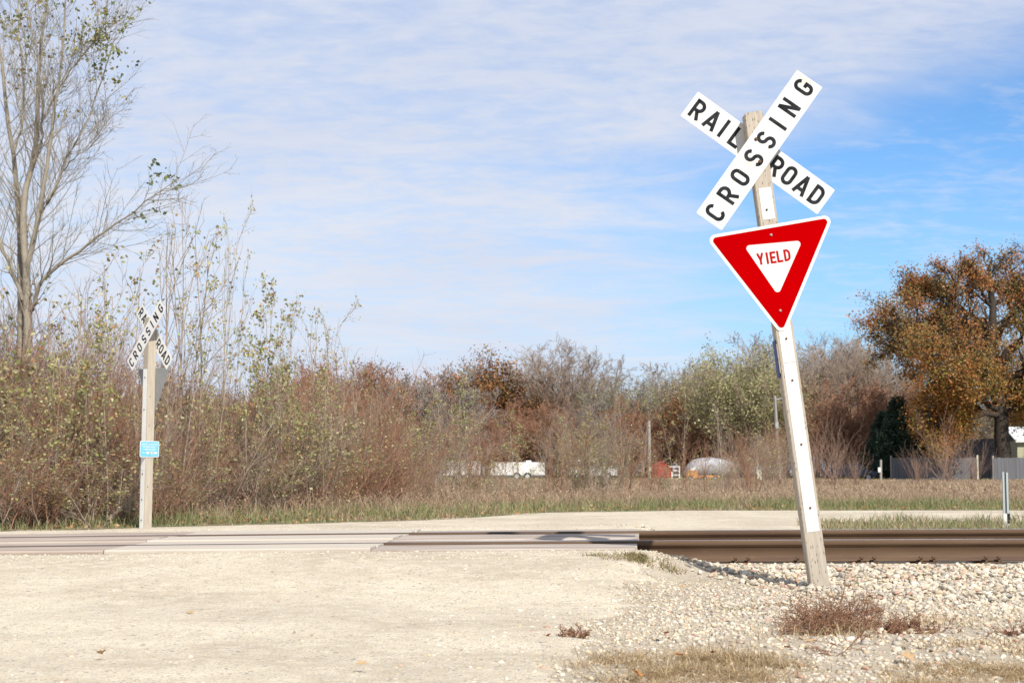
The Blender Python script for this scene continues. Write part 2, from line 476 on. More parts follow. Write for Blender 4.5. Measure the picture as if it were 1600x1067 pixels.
# ------------------------------------------------------------------ ground, roads
def axis(*segs):
    a = []
    for x0, x1, st in segs:
        n = max(1, int(round((x1 - x0) / st))); a += list(np.linspace(x0, x1, n, endpoint=False))
    a.append(segs[-1][1]); return np.array(a)
def grid(xs, ys, dz, keep=None):
    XX, YY = np.meshgrid(xs, ys, indexing='xy')
    V = np.stack([XX, YY, zg(XX, YY) + dz], -1).reshape(-1, 3)
    i, jn = np.meshgrid(np.arange(len(xs) - 1), np.arange(len(ys) - 1), indexing='xy')
    o = (jn * len(xs) + i).ravel()
    F = np.stack([o, o + 1, o + 1 + len(xs), o + len(xs)], 1)
    if keep is not None:
        c = V[F].mean(1); k = keep(c[:, 0], c[:, 1]); F = F[k]
        us = np.unique(F); mp_ = np.zeros(len(V), int); mp_[us] = np.arange(len(us)); V = V[us]; F = mp_[F]
    return V, F
gx = axis((-4000, -400, 600), (-400, -60, 40), (-60, -12, 4), (-12, -6, .4), (-6, 8, .12), (8, 14, .4), (14, 60, 4), (60, 400, 40), (400, 4000, 600))
gy = axis((-400, -20, 60), (-20, 3, 3), (3, 5.4, .3), (5.4, 16.5, .1), (16.5, 24, .4), (24, 60, 2), (60, 200, 10), (200, 5000, 400))
V, F = grid(gx, gy, 0)
g = link('ground', npmesh('ground', V, F, smooth=True), m=M_grit); props(g, kind='structure')
def rr_edge(y): return .12 + (y - 6) * .165 + .25 * (vnoise(y, 0 * y, .8, 4) - .5)
V, F = grid(axis((-11, -6, .4), (-6, 3, .09)), axis((-6, 5, .5), (5, 12.9, .09)), .007,
            lambda x, y: (x < np.where(y > 6, rr_edge(np.maximum(y, 6)), .1) + .3) & (x > -10.5))
ex = V[:, 0] - np.where(V[:, 1] > 6, rr_edge(np.maximum(V[:, 1], 6)), .1)
V[:, 2] += -.028 * np.clip(ex / .3 + .5 + (vnoise(V[:, 0], V[:, 1], .15, 3) - .5), 0, 1.2)
g = link('gravel_road', npmesh('gravel_road', V, F, smooth=True), m=M_road); props(g, kind='structure')
xs_ = axis((-13, 16, .2), (16, 60, 1)); ss_ = np.concatenate([np.linspace(0, .12, 14)[:-1], np.linspace(.12, 1, 40)])
XX, SS = np.meshgrid(xs_, ss_, indexing='xy')
y0_ = 15.3 + 2.7 * sm(XX, 1.35, 1.75); YY = y0_ + (yfar(XX) + .12 * (vnoise(XX, XX * 0, .5, 4) - .5) - y0_) * SS
V = np.stack([XX, YY, zg(XX, YY) + .007], -1).reshape(-1, 3)
ii, jj = np.meshgrid(np.arange(len(xs_) - 1), np.arange(len(ss_) - 1), indexing='xy'); o_ = (jj * len(xs_) + ii).ravel()
F = np.stack([o_, o_ + 1, o_ + 1 + len(xs_), o_ + len(xs_)], 1)
g = link('gravel_road', npmesh('gravel_road_far', V, F, smooth=True), m=M_road); props(g, kind='structure')
# field soil beyond the verge
V, F = grid(axis((-800, -60, 60), (-60, 90, 1.5), (90, 800, 60)), axis((20, 40, .6), (40, 130, 5), (130, 900, 60)), .004,
            lambda x, y: y > yfar(x) + .3)
g = link('field', npmesh('field', V, F, smooth=True), m=M_field); props(g, kind='structure')
V, F = grid(axis((2.4, 60, .6)), axis((17.0, 27, .4)), .012, lambda x, y: (x > 4.6 + .5 * (y - 20) * .2) & (y < 26.6 + .8 * vnoise(x, y, 2)))
g = link('grass_verge', npmesh('grass_verge', V, F, smooth=True), m=M_field); props(g, kind='structure')
V, F = grid(axis((-60, 2, 1)), axis((22, 46, 1)), .011, lambda x, y: (y > yfar(x) + 1.5) & (y - yfar(x) > 1 + np.clip(x + 6, 0, 8) * .9))
g = link('thicket_floor', npmesh('thicket_floor', V, F, smooth=True), m=M_litter); props(g, kind='structure')
V, F = grid(axis((-300, 300, 10)), axis((112, 117, 1)), .035)
g = link('far_road', npmesh('far_road', V, F, smooth=True), m=M_asph); props(g, kind='structure')
V, F = grid(axis((-10, 26, 4)), axis((128, 140, 2)), .03)
g = link('gravel_yard', npmesh('gravel_yard', V, F, smooth=True), m=M_road); props(g, kind='structure')

# ------------------------------------------------------------------ railway track
track = empty('railroad_track', (0, TY, 0), 'rusty brown two rail railroad track running across behind the leaning sign', 'railway track')
prof_h = [(-.076, 0), (.076, 0), (.076, .012), (.02, .026), (.009, .045), (.009, .128), (.034, .140), (.0375, .147), (.0375, .176), (.031, .184),
          (-.031, .184), (-.0375, .176), (-.0375, .147), (-.034, .140), (-.009, .128), (-.009, .045), (-.02, .026), (-.076, .012)]
xs = np.concatenate([np.linspace(-80, -8, 10), np.arange(-7.5, 8, .5), np.linspace(9, 80, 10)])
for k in (0, 1):
    yy = k * GAUGE
    zt = topz(xs, TY + yy)
    V = []; F = []; n = len(prof_h)
    for i, x in enumerate(xs):
        for (a, b) in prof_h: V.append((x, yy + a, zt[i] - .186 + b))
        if i:
            for q in range(n):
                o = (i - 1) * n; F.append((o + q, o + (q + 1) % n, o + n + (q + 1) % n, o + n + q))
    rl = link('rail', npmesh('rail', np.array(V), np.array(F)), track, M_rust)
    V = []; F = []; hp = [(-.030, .1845), (-.020, .1865), (.020, .1865), (.030, .1845), (.020, .1838), (-.020, .1838)]
    for i, x in enumerate(xs):
        for (a, b) in hp: V.append((x, yy + a, zt[i] - .186 + b))
        if i:
            for q in range(6):
                o = (i - 1) * 6; F.append((o + q, o + (q + 1) % 6, o + 6 + (q + 1) % 6, o + 6 + q))
    link('running_surface', npmesh('running_surface', np.array(V), np.array(F)), rl, M_head)
tie0 = MB().box(-.115, .115, -.58, 2.08, -.17, 0).build('tie', M_tie, track, bevel=.008)
plate0 = MB().box(-.09, .09, -.17, .17, 0, .013)
for sx in (-.055, .055):
    for sy in (-.115, .115):
        plate0.box(sx - .009, sx + .009, sy - .009, sy + .009, .011, .045)
        plate0.box(sx - .016, sx + .016, sy - .02, sy + .02, .045, .058)
plate0 = plate0.build('tie_plate', M_rust, track)
first = True
for i in range(-40, 60):
    x = 1.47 + i * .53 + random.uniform(-.03, .03)
    if x > 28 or x < -20: continue
    zt = float(topz(x, TY)); tilt = float(cant(x)) / GAUGE
    t_ = tie0 if first else tie0.copy()
    if not first: COL.objects.link(t_)
    t_.parent = track; t_.location = (x, 0, zt - .186 - .016); t_.rotation_euler = (tilt, 0, random.uniform(-.015, .015))
    for kk in (0, 1):
        p_ = plate0 if (first and kk == 0) else plate0.copy()
        if not (first and kk == 0): COL.objects.link(p_)
        p_.parent = track; p_.location = (x, kk * GAUGE, float(topz(x, TY + kk * GAUGE)) - .186 - .0145); p_.rotation_euler = (tilt, 0, 0)
    first = False

# crossing surface: timber panels either side of and between the rails
cross = empty('crossing_surface', (-2, TY, .2), 'weathered timber plank surface where the gravel road crosses the rails', 'level crossing')
def panel(u0, u1, v0, v1, thick, m, lab=None, dz=0):
    nseg = 6
    V = []; F = []
    for i in range(nseg + 1):
        for (vv, zz) in ((v0, -thick), (v0, -.012), (v0 + .012, 0), (v1 - .012, 0), (v1, -.012), (v1, -thick)):
            x = u0 + (u1 - u0) * i / nseg + .085 * vv
            V.append((x + 2, vv, float(topz(x, TY + vv)) - .2 + zz + dz))
        if i:
            for q in range(6):
                o = (i - 1) * 6; F.append((o + q, o + (q + 1) % 6, o + 6 + (q + 1) % 6, o + 6 + q))
    me = bpy.data.meshes.new('plank'); me.from_pydata(V, [], F + [(5, 4, 3, 2, 1, 0), tuple(range(nseg * 6, nseg * 6 + 6))])
    o = link('plank', me, cross, m)
    if lab: o['label'] = lab
    return o
M_paneld = mat('dark_brown_crossing_timber', (.25, .185, .15), .88, var=(.46, .39, .32), scale=2.2, detail=9, stretch=(.30, 3.5, 3.5), bump=.004, bscale=14)
for si, (ua, ub) in enumerate(((-1.1, 1.08), (-3.3, -1.106), (-5.4, -3.306))):
    rows = [(-.66, -.38), (-.375, -.085), (.125, .42), (.425, .745), (.75, 1.07), (1.075, 1.36), (1.585, 1.84), (1.845, 2.14)]
    for ri, (va, vb) in enumerate(rows):
        d = random.uniform(-.026, -.018) + (.012 if ri in (3, 4) else 0) + (.014 if si else 0)
        mm = M_panel if si == 0 else M_paneld if si == 2 else M_panelw
        e_ = random.uniform(-.01, .01) if not (si == 0) else random.uniform(-.02, .02)
        panel(ua, ub + e_, va, vb, .19, mm, dz=d + .004)

# ------------------------------------------------------------------ sign lettering built from strokes
K = .088
def arc(cx, cy, rx, ry, a0, a1, n=10):
    return [(cx + rx * cos(R(a0 + (a1 - a0) * i / n)), cy + ry * sin(R(a0 + (a1 - a0) * i / n))) for i in range(n + 1)]
def glyph(ch, W=.60):
    k = K; w_ = W; r = w_ / 2 - k
    if ch == 'I': return [[(0.0, 0), (0.0, 1)]], 0
    if ch == 'O': return [arc(w_ / 2, 1 - k - r, r, r, 0, 180) + arc(w_ / 2, k + r, r, r, 180, 360) + [(w_ - k, 1 - k - r)]], w_
    if ch == 'C': return [arc(w_ / 2, 1 - k - r, r, r, 12, 180) + arc(w_ / 2, k + r, r, r, 180, 348)], w_
    if ch == 'G': return [arc(w_ / 2, 1 - k - r, r, r, 12, 180) + arc(w_ / 2, k + r, r, r, 180, 360) + [(w_ - k, .46), (w_ * .52, .46)]], w_
    if ch == 'S':
        ry = (1 - 2 * k) / 4
        return [arc(w_ / 2, 1 - k - ry, r, ry, 15, 262, 14) + arc(w_ / 2, k + ry, r, ry, 82, -165, 14)], w_
    if ch == 'R':
        rb = .235
        return [[(k, 0), (k, 1)], [(k, 1 - k), (w_ - k - rb, 1 - k)] + arc(w_ - k - rb, 1 - k - rb, rb, rb, 90, -90)[1:] + [(k, 1 - k - 2 * rb)],
                [(w_ * .48, 1 - k - 2 * rb), (w_ - k * .9, 0)]], w_
    if ch == 'P':
        rb = .24
        return [[(k, 0), (k, 1)], [(k, 1 - k), (w_ - k - rb, 1 - k)] + arc(w_ - k - rb, 1 - k - rb, rb, rb, 90, -90)[1:] + [(k, 1 - k - 2 * rb)]], w_
    if ch == 'D':
        rb = .27
        return [[(k, 0), (k, 1)], [(k, 1 - k), (w_ - k - rb, 1 - k)] + arc(w_ - k - rb, 1 - k - rb, rb, rb, 90, 0)[1:] +
                arc(w_ - k - rb, k + rb, rb, rb, 0, -90) + [(k, k)]], w_
    if ch == 'A': return [[(k * .7, 0), (w_ / 2 + .02, 1)], [(w_ / 2 + .02, 1), (w_ + .04 - k * .7, 0)], [(w_ * .22, .27), (w_ * .84, .27)]], w_ + .04
    if ch == 'N': return [[(k, 0), (k, 1)], [(w_ - k, 0), (w_ - k, 1)], [(k, .97), (w_ - k, .03)]], w_
    if ch == 'L': return [[(k, 0), (k, 1)], [(k, k), (w_ * .92, k)]], w_ * .92
    if ch == 'E': return [[(k, 0), (k, 1)], [(k, k), (w_ * .92, k)], [(k, 1 - k), (w_ * .92, 1 - k)], [(k, .5), (w_ * .82, .5)]], w_ * .92
    if ch == 'Y': return [[(w_ / 2, 0), (w_ / 2, .45)], [(k * .6, 1), (w_ / 2, .40)], [(w_ - k * .6, 1), (w_ / 2, .40)]], w_
def ribbon(mb, pts, k, f):
    """flat stroke; f maps glyph (x,y,layer) to 3D"""
    n = len(pts); vs = []
    for i, (x, y) in enumerate(pts):
        a = pts[max(i - 1, 0)]; b = pts[min(i + 1, n - 1)]
        if 0 < i < n - 1:
            d1 = np.array([x - a[0], y - a[1]]); d2 = np.array([b[0] - x, b[1] - y])
            d1 /= max(np.linalg.norm(d1), 1e-6); d2 /= max(np.linalg.norm(d2), 1e-6)
            t = d1 + d2; t /= max(np.linalg.norm(t), 1e-6)
            mlt = min(1 / max(.35, abs(t @ d1)), 1.6)
        else:
            t = np.array([b[0] - a[0], b[1] - a[1]]); t = t / max(np.linalg.norm(t), 1e-6); mlt = 1
        nx, ny = -t[1] * k * mlt, t[0] * k * mlt
        vs += [f(x + nx, y + ny), f(x - nx, y - ny)]
    mb.add(vs, [(2 * i, 2 * i + 1, 2 * i + 3, 2 * i + 2) for i in range(n - 1)])
def letter(mb, ch, cx, cy, h, ang, y0, W=.6, k=K, sx=1):
    """letter centred on (cx,cy) in the xz plane, facing -y, rotated by ang"""
    gs, w_ = glyph(ch, W)
    for li, st in enumerate(gs):
        def f(x, y, li=li):
            X_ = (x - w_ / 2) * h * sx; Z_ = (y - .5) * h
            return (cx + X_ * cos(ang) - Z_ * sin(ang), y0 - .0002 * li, cz + X_ * sin(ang) + Z_ * cos(ang))
        cz = cy
        ribbon(mb, st, k, f)
def roundpoly(pts, r, n=6):
    out_ = []
    m_ = len(pts)
    for i in range(m_):
        p = np.array(pts[i], float); a = np.array(pts[i - 1], float); b = np.array(pts[(i + 1) % m_], float)
        da = (a - p) / np.linalg.norm(a - p); db = (b - p) / np.linalg.norm(b - p)
        half = math.acos(np.clip(da @ db, -1, 1)) / 2
        dist = r / math.tan(half); c = p + (da + db) / np.linalg.norm(da + db) * (r / sin(half))
        s_ = p + da * dist; e_ = p + db * dist
        a0 = atan2(*(s_ - c)[::-1]); a1 = atan2(*(e_ - c)[::-1])
        while a1 - a0 > pi: a1 -= 2 * pi
        while a1 - a0 < -pi: a1 += 2 * pi
        out_ += [(c[0] + r * cos(a0 + (a1 - a0) * q / n), c[1] + r * sin(a0 + (a1 - a0) * q / n)) for q in range(n + 1)]
    return out_
def blade(root, c, ang, y, word, ts, length=1.27, width=.226, h=.152, label=None, m=None):
    hw, hl = width / 2, length / 2
    ca, sa = cos(ang), sin(ang)
    q = [(c[0] + a * ca - b * sa, c[1] + a * sa + b * ca) for a, b in ((-hl, -hw), (hl, -hw), (hl, hw), (-hl, hw))]
    o = MB().prism(roundpoly(q, .008, 3), y - .0012, y + .0012).build('blade', m or M_white, root)
    if label: o['label'] = label
    for ch, t in zip(word, ts):
        mb = MB()
        letter(mb, ch, c[0] + (t - .5) * length * ca, c[1] + (t - .5) * length * sa, h, ang, y - .0022)
        mb.build('letter', M_black, o)
    return o
def bolt(root, x, z, y, m, r=.008, s=-1, name='bolt'):
    return MB().tube((x, y, z), (x, y + s * .005, z), r * 1.5, r * 1.4, 10).tube((x, y + s * .005, z), (x, y + s * .011, z), r, r * .8, 6).build(name, m, root)
TS_X = [t / 273 for t in (17, 51, 84, 121, 155, 186, 217.5, 256)]
TS_R = [t / 264 for t in (17, 45, 67, 92, 168, 193, 219, 246)]

# --- leaning sign in the foreground
D0 = 11.2
base = P(1280, 911, D0); top = P(1176, 178, D0)
lean = atan2(top.x - base.x, top.z - base.z)
sign1 = empty('railroad_crossing_sign', (base.x, D0, float(zg(base.x, D0))),
              'white crossbuck on a leaning wooden post with a red and white triangle below it', 'crossing sign', rot=(0, lean, 0))
O1 = Vector((base.x, D0, float(zg(base.x, D0))))
UP1 = Vector((sin(lean), 0, cos(lean))); RT1 = Vector((cos(lean), 0, -sin(lean)))
def L1(px, py, y=0):
    q = P(px, py, D0 + y) - O1
    return q.dot(RT1), q.dot(UP1)
HW = .066
ht = L1(1176, 178)[1]
pm = MB().prism([(-HW, -.35), (HW, -.35), (HW, ht - .004), (HW - .01, ht + .004), (-HW + .02, ht), (-HW, ht - .006)], -HW, HW).build('post', M_wood, sign1, bevel=.004)
a = L1(1077, 162, HW); b = L1(1291, 316, HW)
blade(sign1, ((a[0] + b[0]) / 2, (a[1] + b[1]) / 2), atan2(b[1] - a[1], b[0] - a[0]), HW + .004, 'RAILROAD', TS_R,
      length=hypot(b[0] - a[0], b[1] - a[1]), label='white blade reading RAILROAD behind the post')
a = L1(1107.5, 346.5, -HW); b = L1(1265, 123.5, -HW)
blade(sign1, ((a[0] + b[0]) / 2, (a[1] + b[1]) / 2), atan2(b[1] - a[1], b[0] - a[0]), -HW - .005, 'CROSSING', TS_X,
      length=hypot(b[0] - a[0], b[1] - a[1]), label='white blade reading CROSSING in front of the post')
for q in ((1181, 218), (1187, 253)):
    c = L1(*q, -HW); bolt(sign1, c[0], c[1], -HW - .0068, M_rustbolt, .009)
# white reflective strips on the post
for (ya, yb, yy) in ((296, 345, -HW - .0015), (500, 567.0, -HW - .0015), (567.6, 829.5, -HW - .0015)):
    za = L1(1176 + (ya - 178) * .142, ya)[1]; zb = L1(1176 + (yb - 178) * .142, yb)[1]
    MB().box(-.043, .049, yy - .001, yy + .001, zb, za).build('reflective_strip', M_white, sign1)
for (qx, qy) in ((1198, 328), (1228.5, 529), (1238, 594), (1252, 694), (1266, 793)):
    c = L1(qx, qy, -HW); bolt(sign1, c[0], c[1], -HW - .0025, M_rustbolt, .0055)
# triangle
def tri(pxs, off, r):
    pts = [L1(*q, -HW) for q in pxs]; c = np.mean(pts, 0)
    return pts, c
T0 = [L1(*q, -HW) for q in ((1101.0, 369.5), (1303.5, 334.5), (1223.3, 527))]
def inset(pts, d):
    c = np.mean(pts, 0); out_ = []
    for i in range(3):
        p = np.array(pts[i]); aa = np.array(pts[i - 1]); bb = np.array(pts[(i + 1) % 3])
        da = (aa - p) / np.linalg.norm(aa - p); db = (bb - p) / np.linalg.norm(bb - p)
        half = math.acos(np.clip(da @ db, -1, 1)) / 2; bis = (da + db) / np.linalg.norm(da + db)
        out_.append(tuple(p + bis * d / sin(half)))
    return out_
ysg = -HW - .006
plate = MB().prism(roundpoly(T0, .045, 8), ysg - .0012, ysg + .0012).build('yield_sign', M_white, sign1)
MB().prism(roundpoly(inset(T0, .022), .026, 8), ysg - .0020, ysg - .0014).build('red_border', M_red, plate)
T1 = [L1(*q, -HW) for q in ((1162, 384.3), (1253.5, 376), (1215.5, 462))]
MB().prism(roundpoly(T1, .024, 8), ysg - .0026, ysg - .0021).build('white_centre', M_white, plate)
mb = MB()
for ch, (qx, qy) in zip('YIELD', ((1188, 405), (1198.5, 403.8), (1207.5, 402.6), (1218, 401), (1229.5, 399))):
    mb = MB(); c = L1(qx, qy, -HW); letter(mb, ch, c[0], c[1], .087, R(8.6) + lean, ysg - .0030, W=.54, k=.095)
    mb.build('letter', M_redl, plate)
for q in ((1204.5, 367.5), (1219, 485.5)):
    c = L1(*q, -HW); bolt(plate, c[0], c[1], ysg - .0022, M_bolt, .0065)
# dark blue notice seen edge-on on the left face of the post
z1 = L1(1212, 532)[1]; z0 = L1(1218, 590)[1]
bp_ = MB().box(-HW - .010, -HW - .007, -.045, .06, z0, z1).build('notice_plate', M_dblue, sign1)
MB().box(-HW - .0065, -HW, -.06, .06, z0 + .03, z1 - .03).build('mounting_block', M_wood, bp_)

# --- upright sign beyond the tracks
D2 = 24.0
b2 = P(227, 826, D2)
sign2 = empty('railroad_crossing_sign', (b2.x, D2, float(zg(b2.x, D2)) - .02),
              'upright crossbuck on wooden post beyond the tracks with small blue notice', 'crossing sign', rot=(0, R(.6), R(-45)))
z2 = float(zg(b2.x, D2)) - .02
def H2(py): return P(229, py, D2).z - z2
HV = .070
MB().box(-HV, HV, -HV, HV, -.4, H2(497)).build('post', M_wood2, sign2, bevel=.005)
hc = H2(525)
blade(sign2, (0, hc), R(-45), HV + .004, 'RAILROAD', TS_R, length=1.30, width=.235, h=.16, m=M_strip, label='white blade reading RAILROAD behind the post')
blade(sign2, (0, hc), R(45), -HV - .004, 'CROSSING', TS_X, length=1.30, width=.235, h=.16, m=M_strip, label='white blade reading CROSSING in front of the post')
zy = H2(575)
MB().prism(roundpoly([(-.47, zy), (.47, zy), (0, zy - .80)], .04, 6), HV + .004, HV + .0065).build('yield_sign', M_alu, sign2)['label'] = 'bare grey back of a triangular sign'
MB().box(-.055, .055, -HV - .003, -HV - .0005, .02, H2(577)).build('reflective_strip', M_strip, sign2)
for py in (590, 640, 690, 740, 780, 812):
    bolt(sign2, 0, H2(py), -HV - .003, M_rustbolt, .008)
for py in (620, 665, 760):
    MB().tube((HV, -.02, H2(py)), (HV + .006, -.02, H2(py)), .009, .006, 8).build('bolt', M_rustbolt, sign2)
zc = H2(701.5); xf = HV + .006
pts = roundpoly([(-.17, zc - .125), (.17, zc - .125), (.17, zc + .125), (-.17, zc + .125)], .022, 5)
def onx(pts, x0, x1, name, m, parent, oy=-.01):
    n = len(pts)
    mb = MB().add([(x0, a_ + oy, b_) for a_, b_ in pts] + [(x1, a_ + oy, b_) for a_, b_ in pts],
                  [tuple(range(n)), tuple(range(2 * n - 1, n - 1, -1))] + [(i, i + n, (i + 1) % n + n, (i + 1) % n) for i in range(n)])
    return mb.build(name, m, parent)
np_ = onx(pts, xf, xf + .003, 'notice_plate', M_white, sign2)
onx(roundpoly([(-.161, zc - .116), (.161, zc - .116), (.161, zc + .116), (-.161, zc + .116)], .018, 5), xf + .0034, xf + .0040, 'blue_field', M_blue, np_)
def text_plate(s, yc, zc_, size, m, x, wmax=None):
    cu = bpy.data.curves.new('t', 'FONT'); cu.body = s; cu.size = size; cu.align_x = 'CENTER'; cu.align_y = 'CENTER'; cu.offset = size * .012
    o = bpy.data.objects.new('t', cu); COL.objects.link(o)
    me = bpy.data.meshes.new_from_object(o.evaluated_get(bpy.context.evaluated_depsgraph_get()))
    bpy.data.objects.remove(o)
    co = np.empty(len(me.vertices) * 3); me.vertices.foreach_get('co', co); co = co.reshape(-1, 3)
    wd = co[:, 0].max() - co[:, 0].min(); sx = min(1, wmax / wd) if wmax else 1
    nv = np.stack([np.full(len(co), x), yc + co[:, 0] * sx, zc_ + co[:, 1]], 1)
    me.vertices.foreach_set('co', nv.ravel()); me.update(); me.materials.clear()
    return link('lettering', me, np_, m)
onx([(-.055, zc - .072), (.135, zc - .072), (.135, zc - .043), (-.055, zc - .043)], xf + .0044, xf + .0048, 'number_strip', M_white, np_)
text_plate('REPORT PROBLEM', -.01, zc + .073, .034, M_white, xf + .0052, .27)
text_plate('OR EMERGENCY', -.01, zc + .035, .034, M_white, xf + .0052, .24)
text_plate('1-800-555-2891', -.01, zc - .006, .036, M_white, xf + .0052, .28)
text_plate('XING', -.118, zc - .058, .026, M_white, xf + .0052, .07)
text_plate('388 125K', .03, zc - .058, .026, M_black, xf + .0054, .16)
for dz in (.10, -.10):
    MB().tube((xf + .004, 0, zc + dz), (xf + .010, 0, zc + dz), .007, .005, 8).build('bolt', M_rustbolt, np_)
MB().box(HV, xf, -.06, .06, zc - .12, zc + .12).build('backing_block', M_wood, np_)

# ------------------------------------------------------------------ stones
def ico():
    t = (1 + 5 ** .5) / 2
    v_ = np.array([(-1, t, 0), (1, t, 0), (-1, -t, 0), (1, -t, 0), (0, -1, t), (0, 1, t), (0, -1, -t), (0, 1, -t), (t, 0, -1), (t, 0, 1), (-t, 0, -1), (-t, 0, 1)], float)
    f_ = np.array([(0, 11, 5), (0, 5, 1), (0, 1, 7), (0, 7, 10), (0, 10, 11), (1, 5, 9), (5, 11, 4), (11, 10, 2), (10, 7, 6), (7, 1, 8), (3, 9, 4), (3, 4, 2), (3, 2, 6), (3, 6, 8), (3, 8, 9), (4, 9, 5), (2, 4, 11), (6, 2, 10), (8, 6, 7), (9, 8, 1)])
    return norm(v_), f_
def subdiv(v_, f_):
    v_ = list(map(tuple, v_)); cache = {}; nf = []
    def mid(a, b):
        k = (min(a, b), max(a, b))
        if k not in cache:
            m_ = (np.array(v_[a]) + np.array(v_[b])) / 2; v_.append(tuple(m_ / np.linalg.norm(m_))); cache[k] = len(v_) - 1
        return cache[k]
    for a, b, c in f_:
        ab, bc, ca = mid(a, b), mid(b, c), mid(c, a)
        nf += [(a, ab, ca), (b, bc, ab), (c, ca, bc), (ab, bc, ca)]
    return np.array(v_), np.array(nf)
I0 = ico(); I1 = subdiv(*I0)
OCT = (np.array([(1, 0, 0), (-1, 0, 0), (0, 1, 0), (0, -1, 0), (0, 0, 1), (0, 0, -1)], float),
       np.array([(0, 2, 4), (2, 1, 4), (1, 3, 4), (3, 0, 4), (2, 0, 5), (1, 2, 5), (3, 1, 5), (0, 3, 5)]))
STONE_PAL = np.array([(.60, .57, .50), (.66, .61, .52), (.52, .50, .46), (.70, .66, .58), (.58, .50, .38), (.56, .38, .31), (.42, .41, .39), (.62, .55, .42), (.66, .63, .57), (.60, .44, .36), (.64, .58, .47)])
STONE_W = np.array([.2, .15, .12, .15, .08, .035, .06, .06, .1, .025, .02]); STONE_W /= STONE_W.sum()
def stones(name, x, y, size, sink, base, pal=STONE_PAL, wts=STONE_W, z=None, flat=(.45, .85)):
    bv, bf = base; n = len(x); nv = len(bv)
    B = bv[None] * rs.uniform(.72, 1.18, (n, nv, 1))
    # slice with random planes for faceted, broken faces
    for _ in range(9 if nv > 20 else 5):
        d = norm(rs.normal(0, 1, (n, 1, 3))); dd = (B * d).sum(-1, keepdims=True); lim = rs.uniform(.32, .68, (n, 1, 1))
        B = B - d * np.maximum(dd - lim, 0)
    B = B * np.stack([rs.uniform(.8, 1.35, n), rs.uniform(.65, 1.1, n), rs.uniform(*flat, n)], 1)[:, None]
    a = rs.uniform(0, 2 * pi, n); tl = rs.normal(0, .35, n)
    ca, sa, ct, st = np.cos(a), np.sin(a), np.cos(tl), np.sin(tl)
    x1 = B[..., 0]; y1 = B[..., 1] * ct[:, None] - B[..., 2] * st[:, None]; z1 = B[..., 1] * st[:, None] + B[..., 2] * ct[:, None]
    B = np.stack([x1 * ca[:, None] - y1 * sa[:, None], x1 * sa[:, None] + y1 * ca[:, None], z1], -1) * size[:, None, None]
    zz = zg(x, y) if z is None else z
    B = B + np.stack([x, y, zz + size * sink], 1)[:, None]
    F = (bf[None] + (np.arange(n) * nv)[:, None, None]).reshape(-1, 3)
    c = pal[rs.choice(len(pal), n, p=wts)] * np.array([1.05, .99, .90]) * rs.uniform(.68, 1.06, (n, 1))
    return B.reshape(-1, 3), F, np.repeat(c, nv, 0)
def add_stuff(name, parts, m, label, cat, smooth=False):
    Vs, Fs, Cs, b = [], [], [], 0
    for V, F, C in parts:
        Vs.append(V); Fs.append(F + b); Cs.append(C); b += len(V)
    o = link(name, npmesh(name, np.concatenate(Vs), np.concatenate(Fs), np.concatenate(Cs), smooth), m=m)
    return props(o, label, cat, kind='stuff')
def scatter(n, x0, x1, y0, y1, keep):
    x = rs.uniform(x0, x1, n); y = rs.uniform(y0, y1, n); k = keep(x, y)
    return x[k], y[k]
fr = lambda x, y: (np.abs(x) < y * .345 + .5)
# coarse ballast: shoulder to the right of the crossing and cribs
def bal_w(x, y):
    xe = 1.45 + .085 * (y - TY) + .9 * sm(y, 12.6, 10.2)
    return sm(x - xe, -.1, .5) * sm(y, 9.6, 11.2)
parts = []
x, y = scatter(21000, .8, 8.5, 9.3, 13.25, lambda x, y: fr(x, y) & (rs.random(len(x)) < bal_w(x, y)))
z = zg(x, y) + rs.uniform(-.012, .016, len(x)) + .012 * vnoise(x, y, .2)
parts.append(stones('b', x, y, rs.uniform(.014, .038, len(x)), .15, I1, z=z - .035 * sm(y, 12.75, 13.15)))
x, y = scatter(4200, .9, 9, 12.9, 16.8, lambda x, y: fr(x, y) & (x > 1.5 + .085 * (y - TY)))
tz = topz(x, y) - .186 - .02
parts.append(stones('b', x, y, rs.uniform(.022, .040, len(x)), 0, I0, z=tz - .045 + rs.uniform(-.015, .015, len(x)) + .02 * (y > 15.3)))
x, y = scatter(2600, -.2, 14, 16, 19.5, lambda x, y: (x > 1.1))
parts.append(stones('b', x, y, rs.uniform(.02, .04, len(x)), .2, I0))
x, y = scatter(3000, 8.5, 30, 11.3, 16.5, lambda x, y: rs.random(len(x)) < .9)
parts.append(stones('b', x, y, rs.uniform(.03, .06, len(x)), .2, OCT))
add_stuff('ballast', parts, M_stone, 'coarse pale limestone ballast stones heaped beside the rails', 'ballast')
# stony ground to the right of the road, foreground
parts = []
def right_w(x, y): return sm(x - rr_edge(y), -.7, .6)
x, y = scatter(30000, -.5, 4.6, 5.5, 11.6, lambda x, y: fr(x, y) & (rs.random(len(x)) < .12 + .88 * right_w(x, y) * (.12 + .88 * sm(vnoise(x, y, .6, 9) * .6 + vnoise(x, y, 1.6, 14) * .4, .3, .62))))
s_ = .006 + .017 * rs.random(len(x)) ** 2.2 + .012 * (rs.random(len(x)) < .12) * (x > 1.6)
parts.append(stones('b', x, y, s_, .15, I0))
x, y = scatter(2200, .8, 4.2, 5.5, 10.5, lambda x, y: fr(x, y) & (rs.random(len(x)) < sm(x - y * .12, .1, 1.2)))
parts.append(stones('b', x, y, rs.uniform(.011, .028, len(x)), .15, I1))
add_stuff('stony_gravel', parts, M_stone, 'loose broken limestone scattered over the dirt in the right foreground', 'gravel')
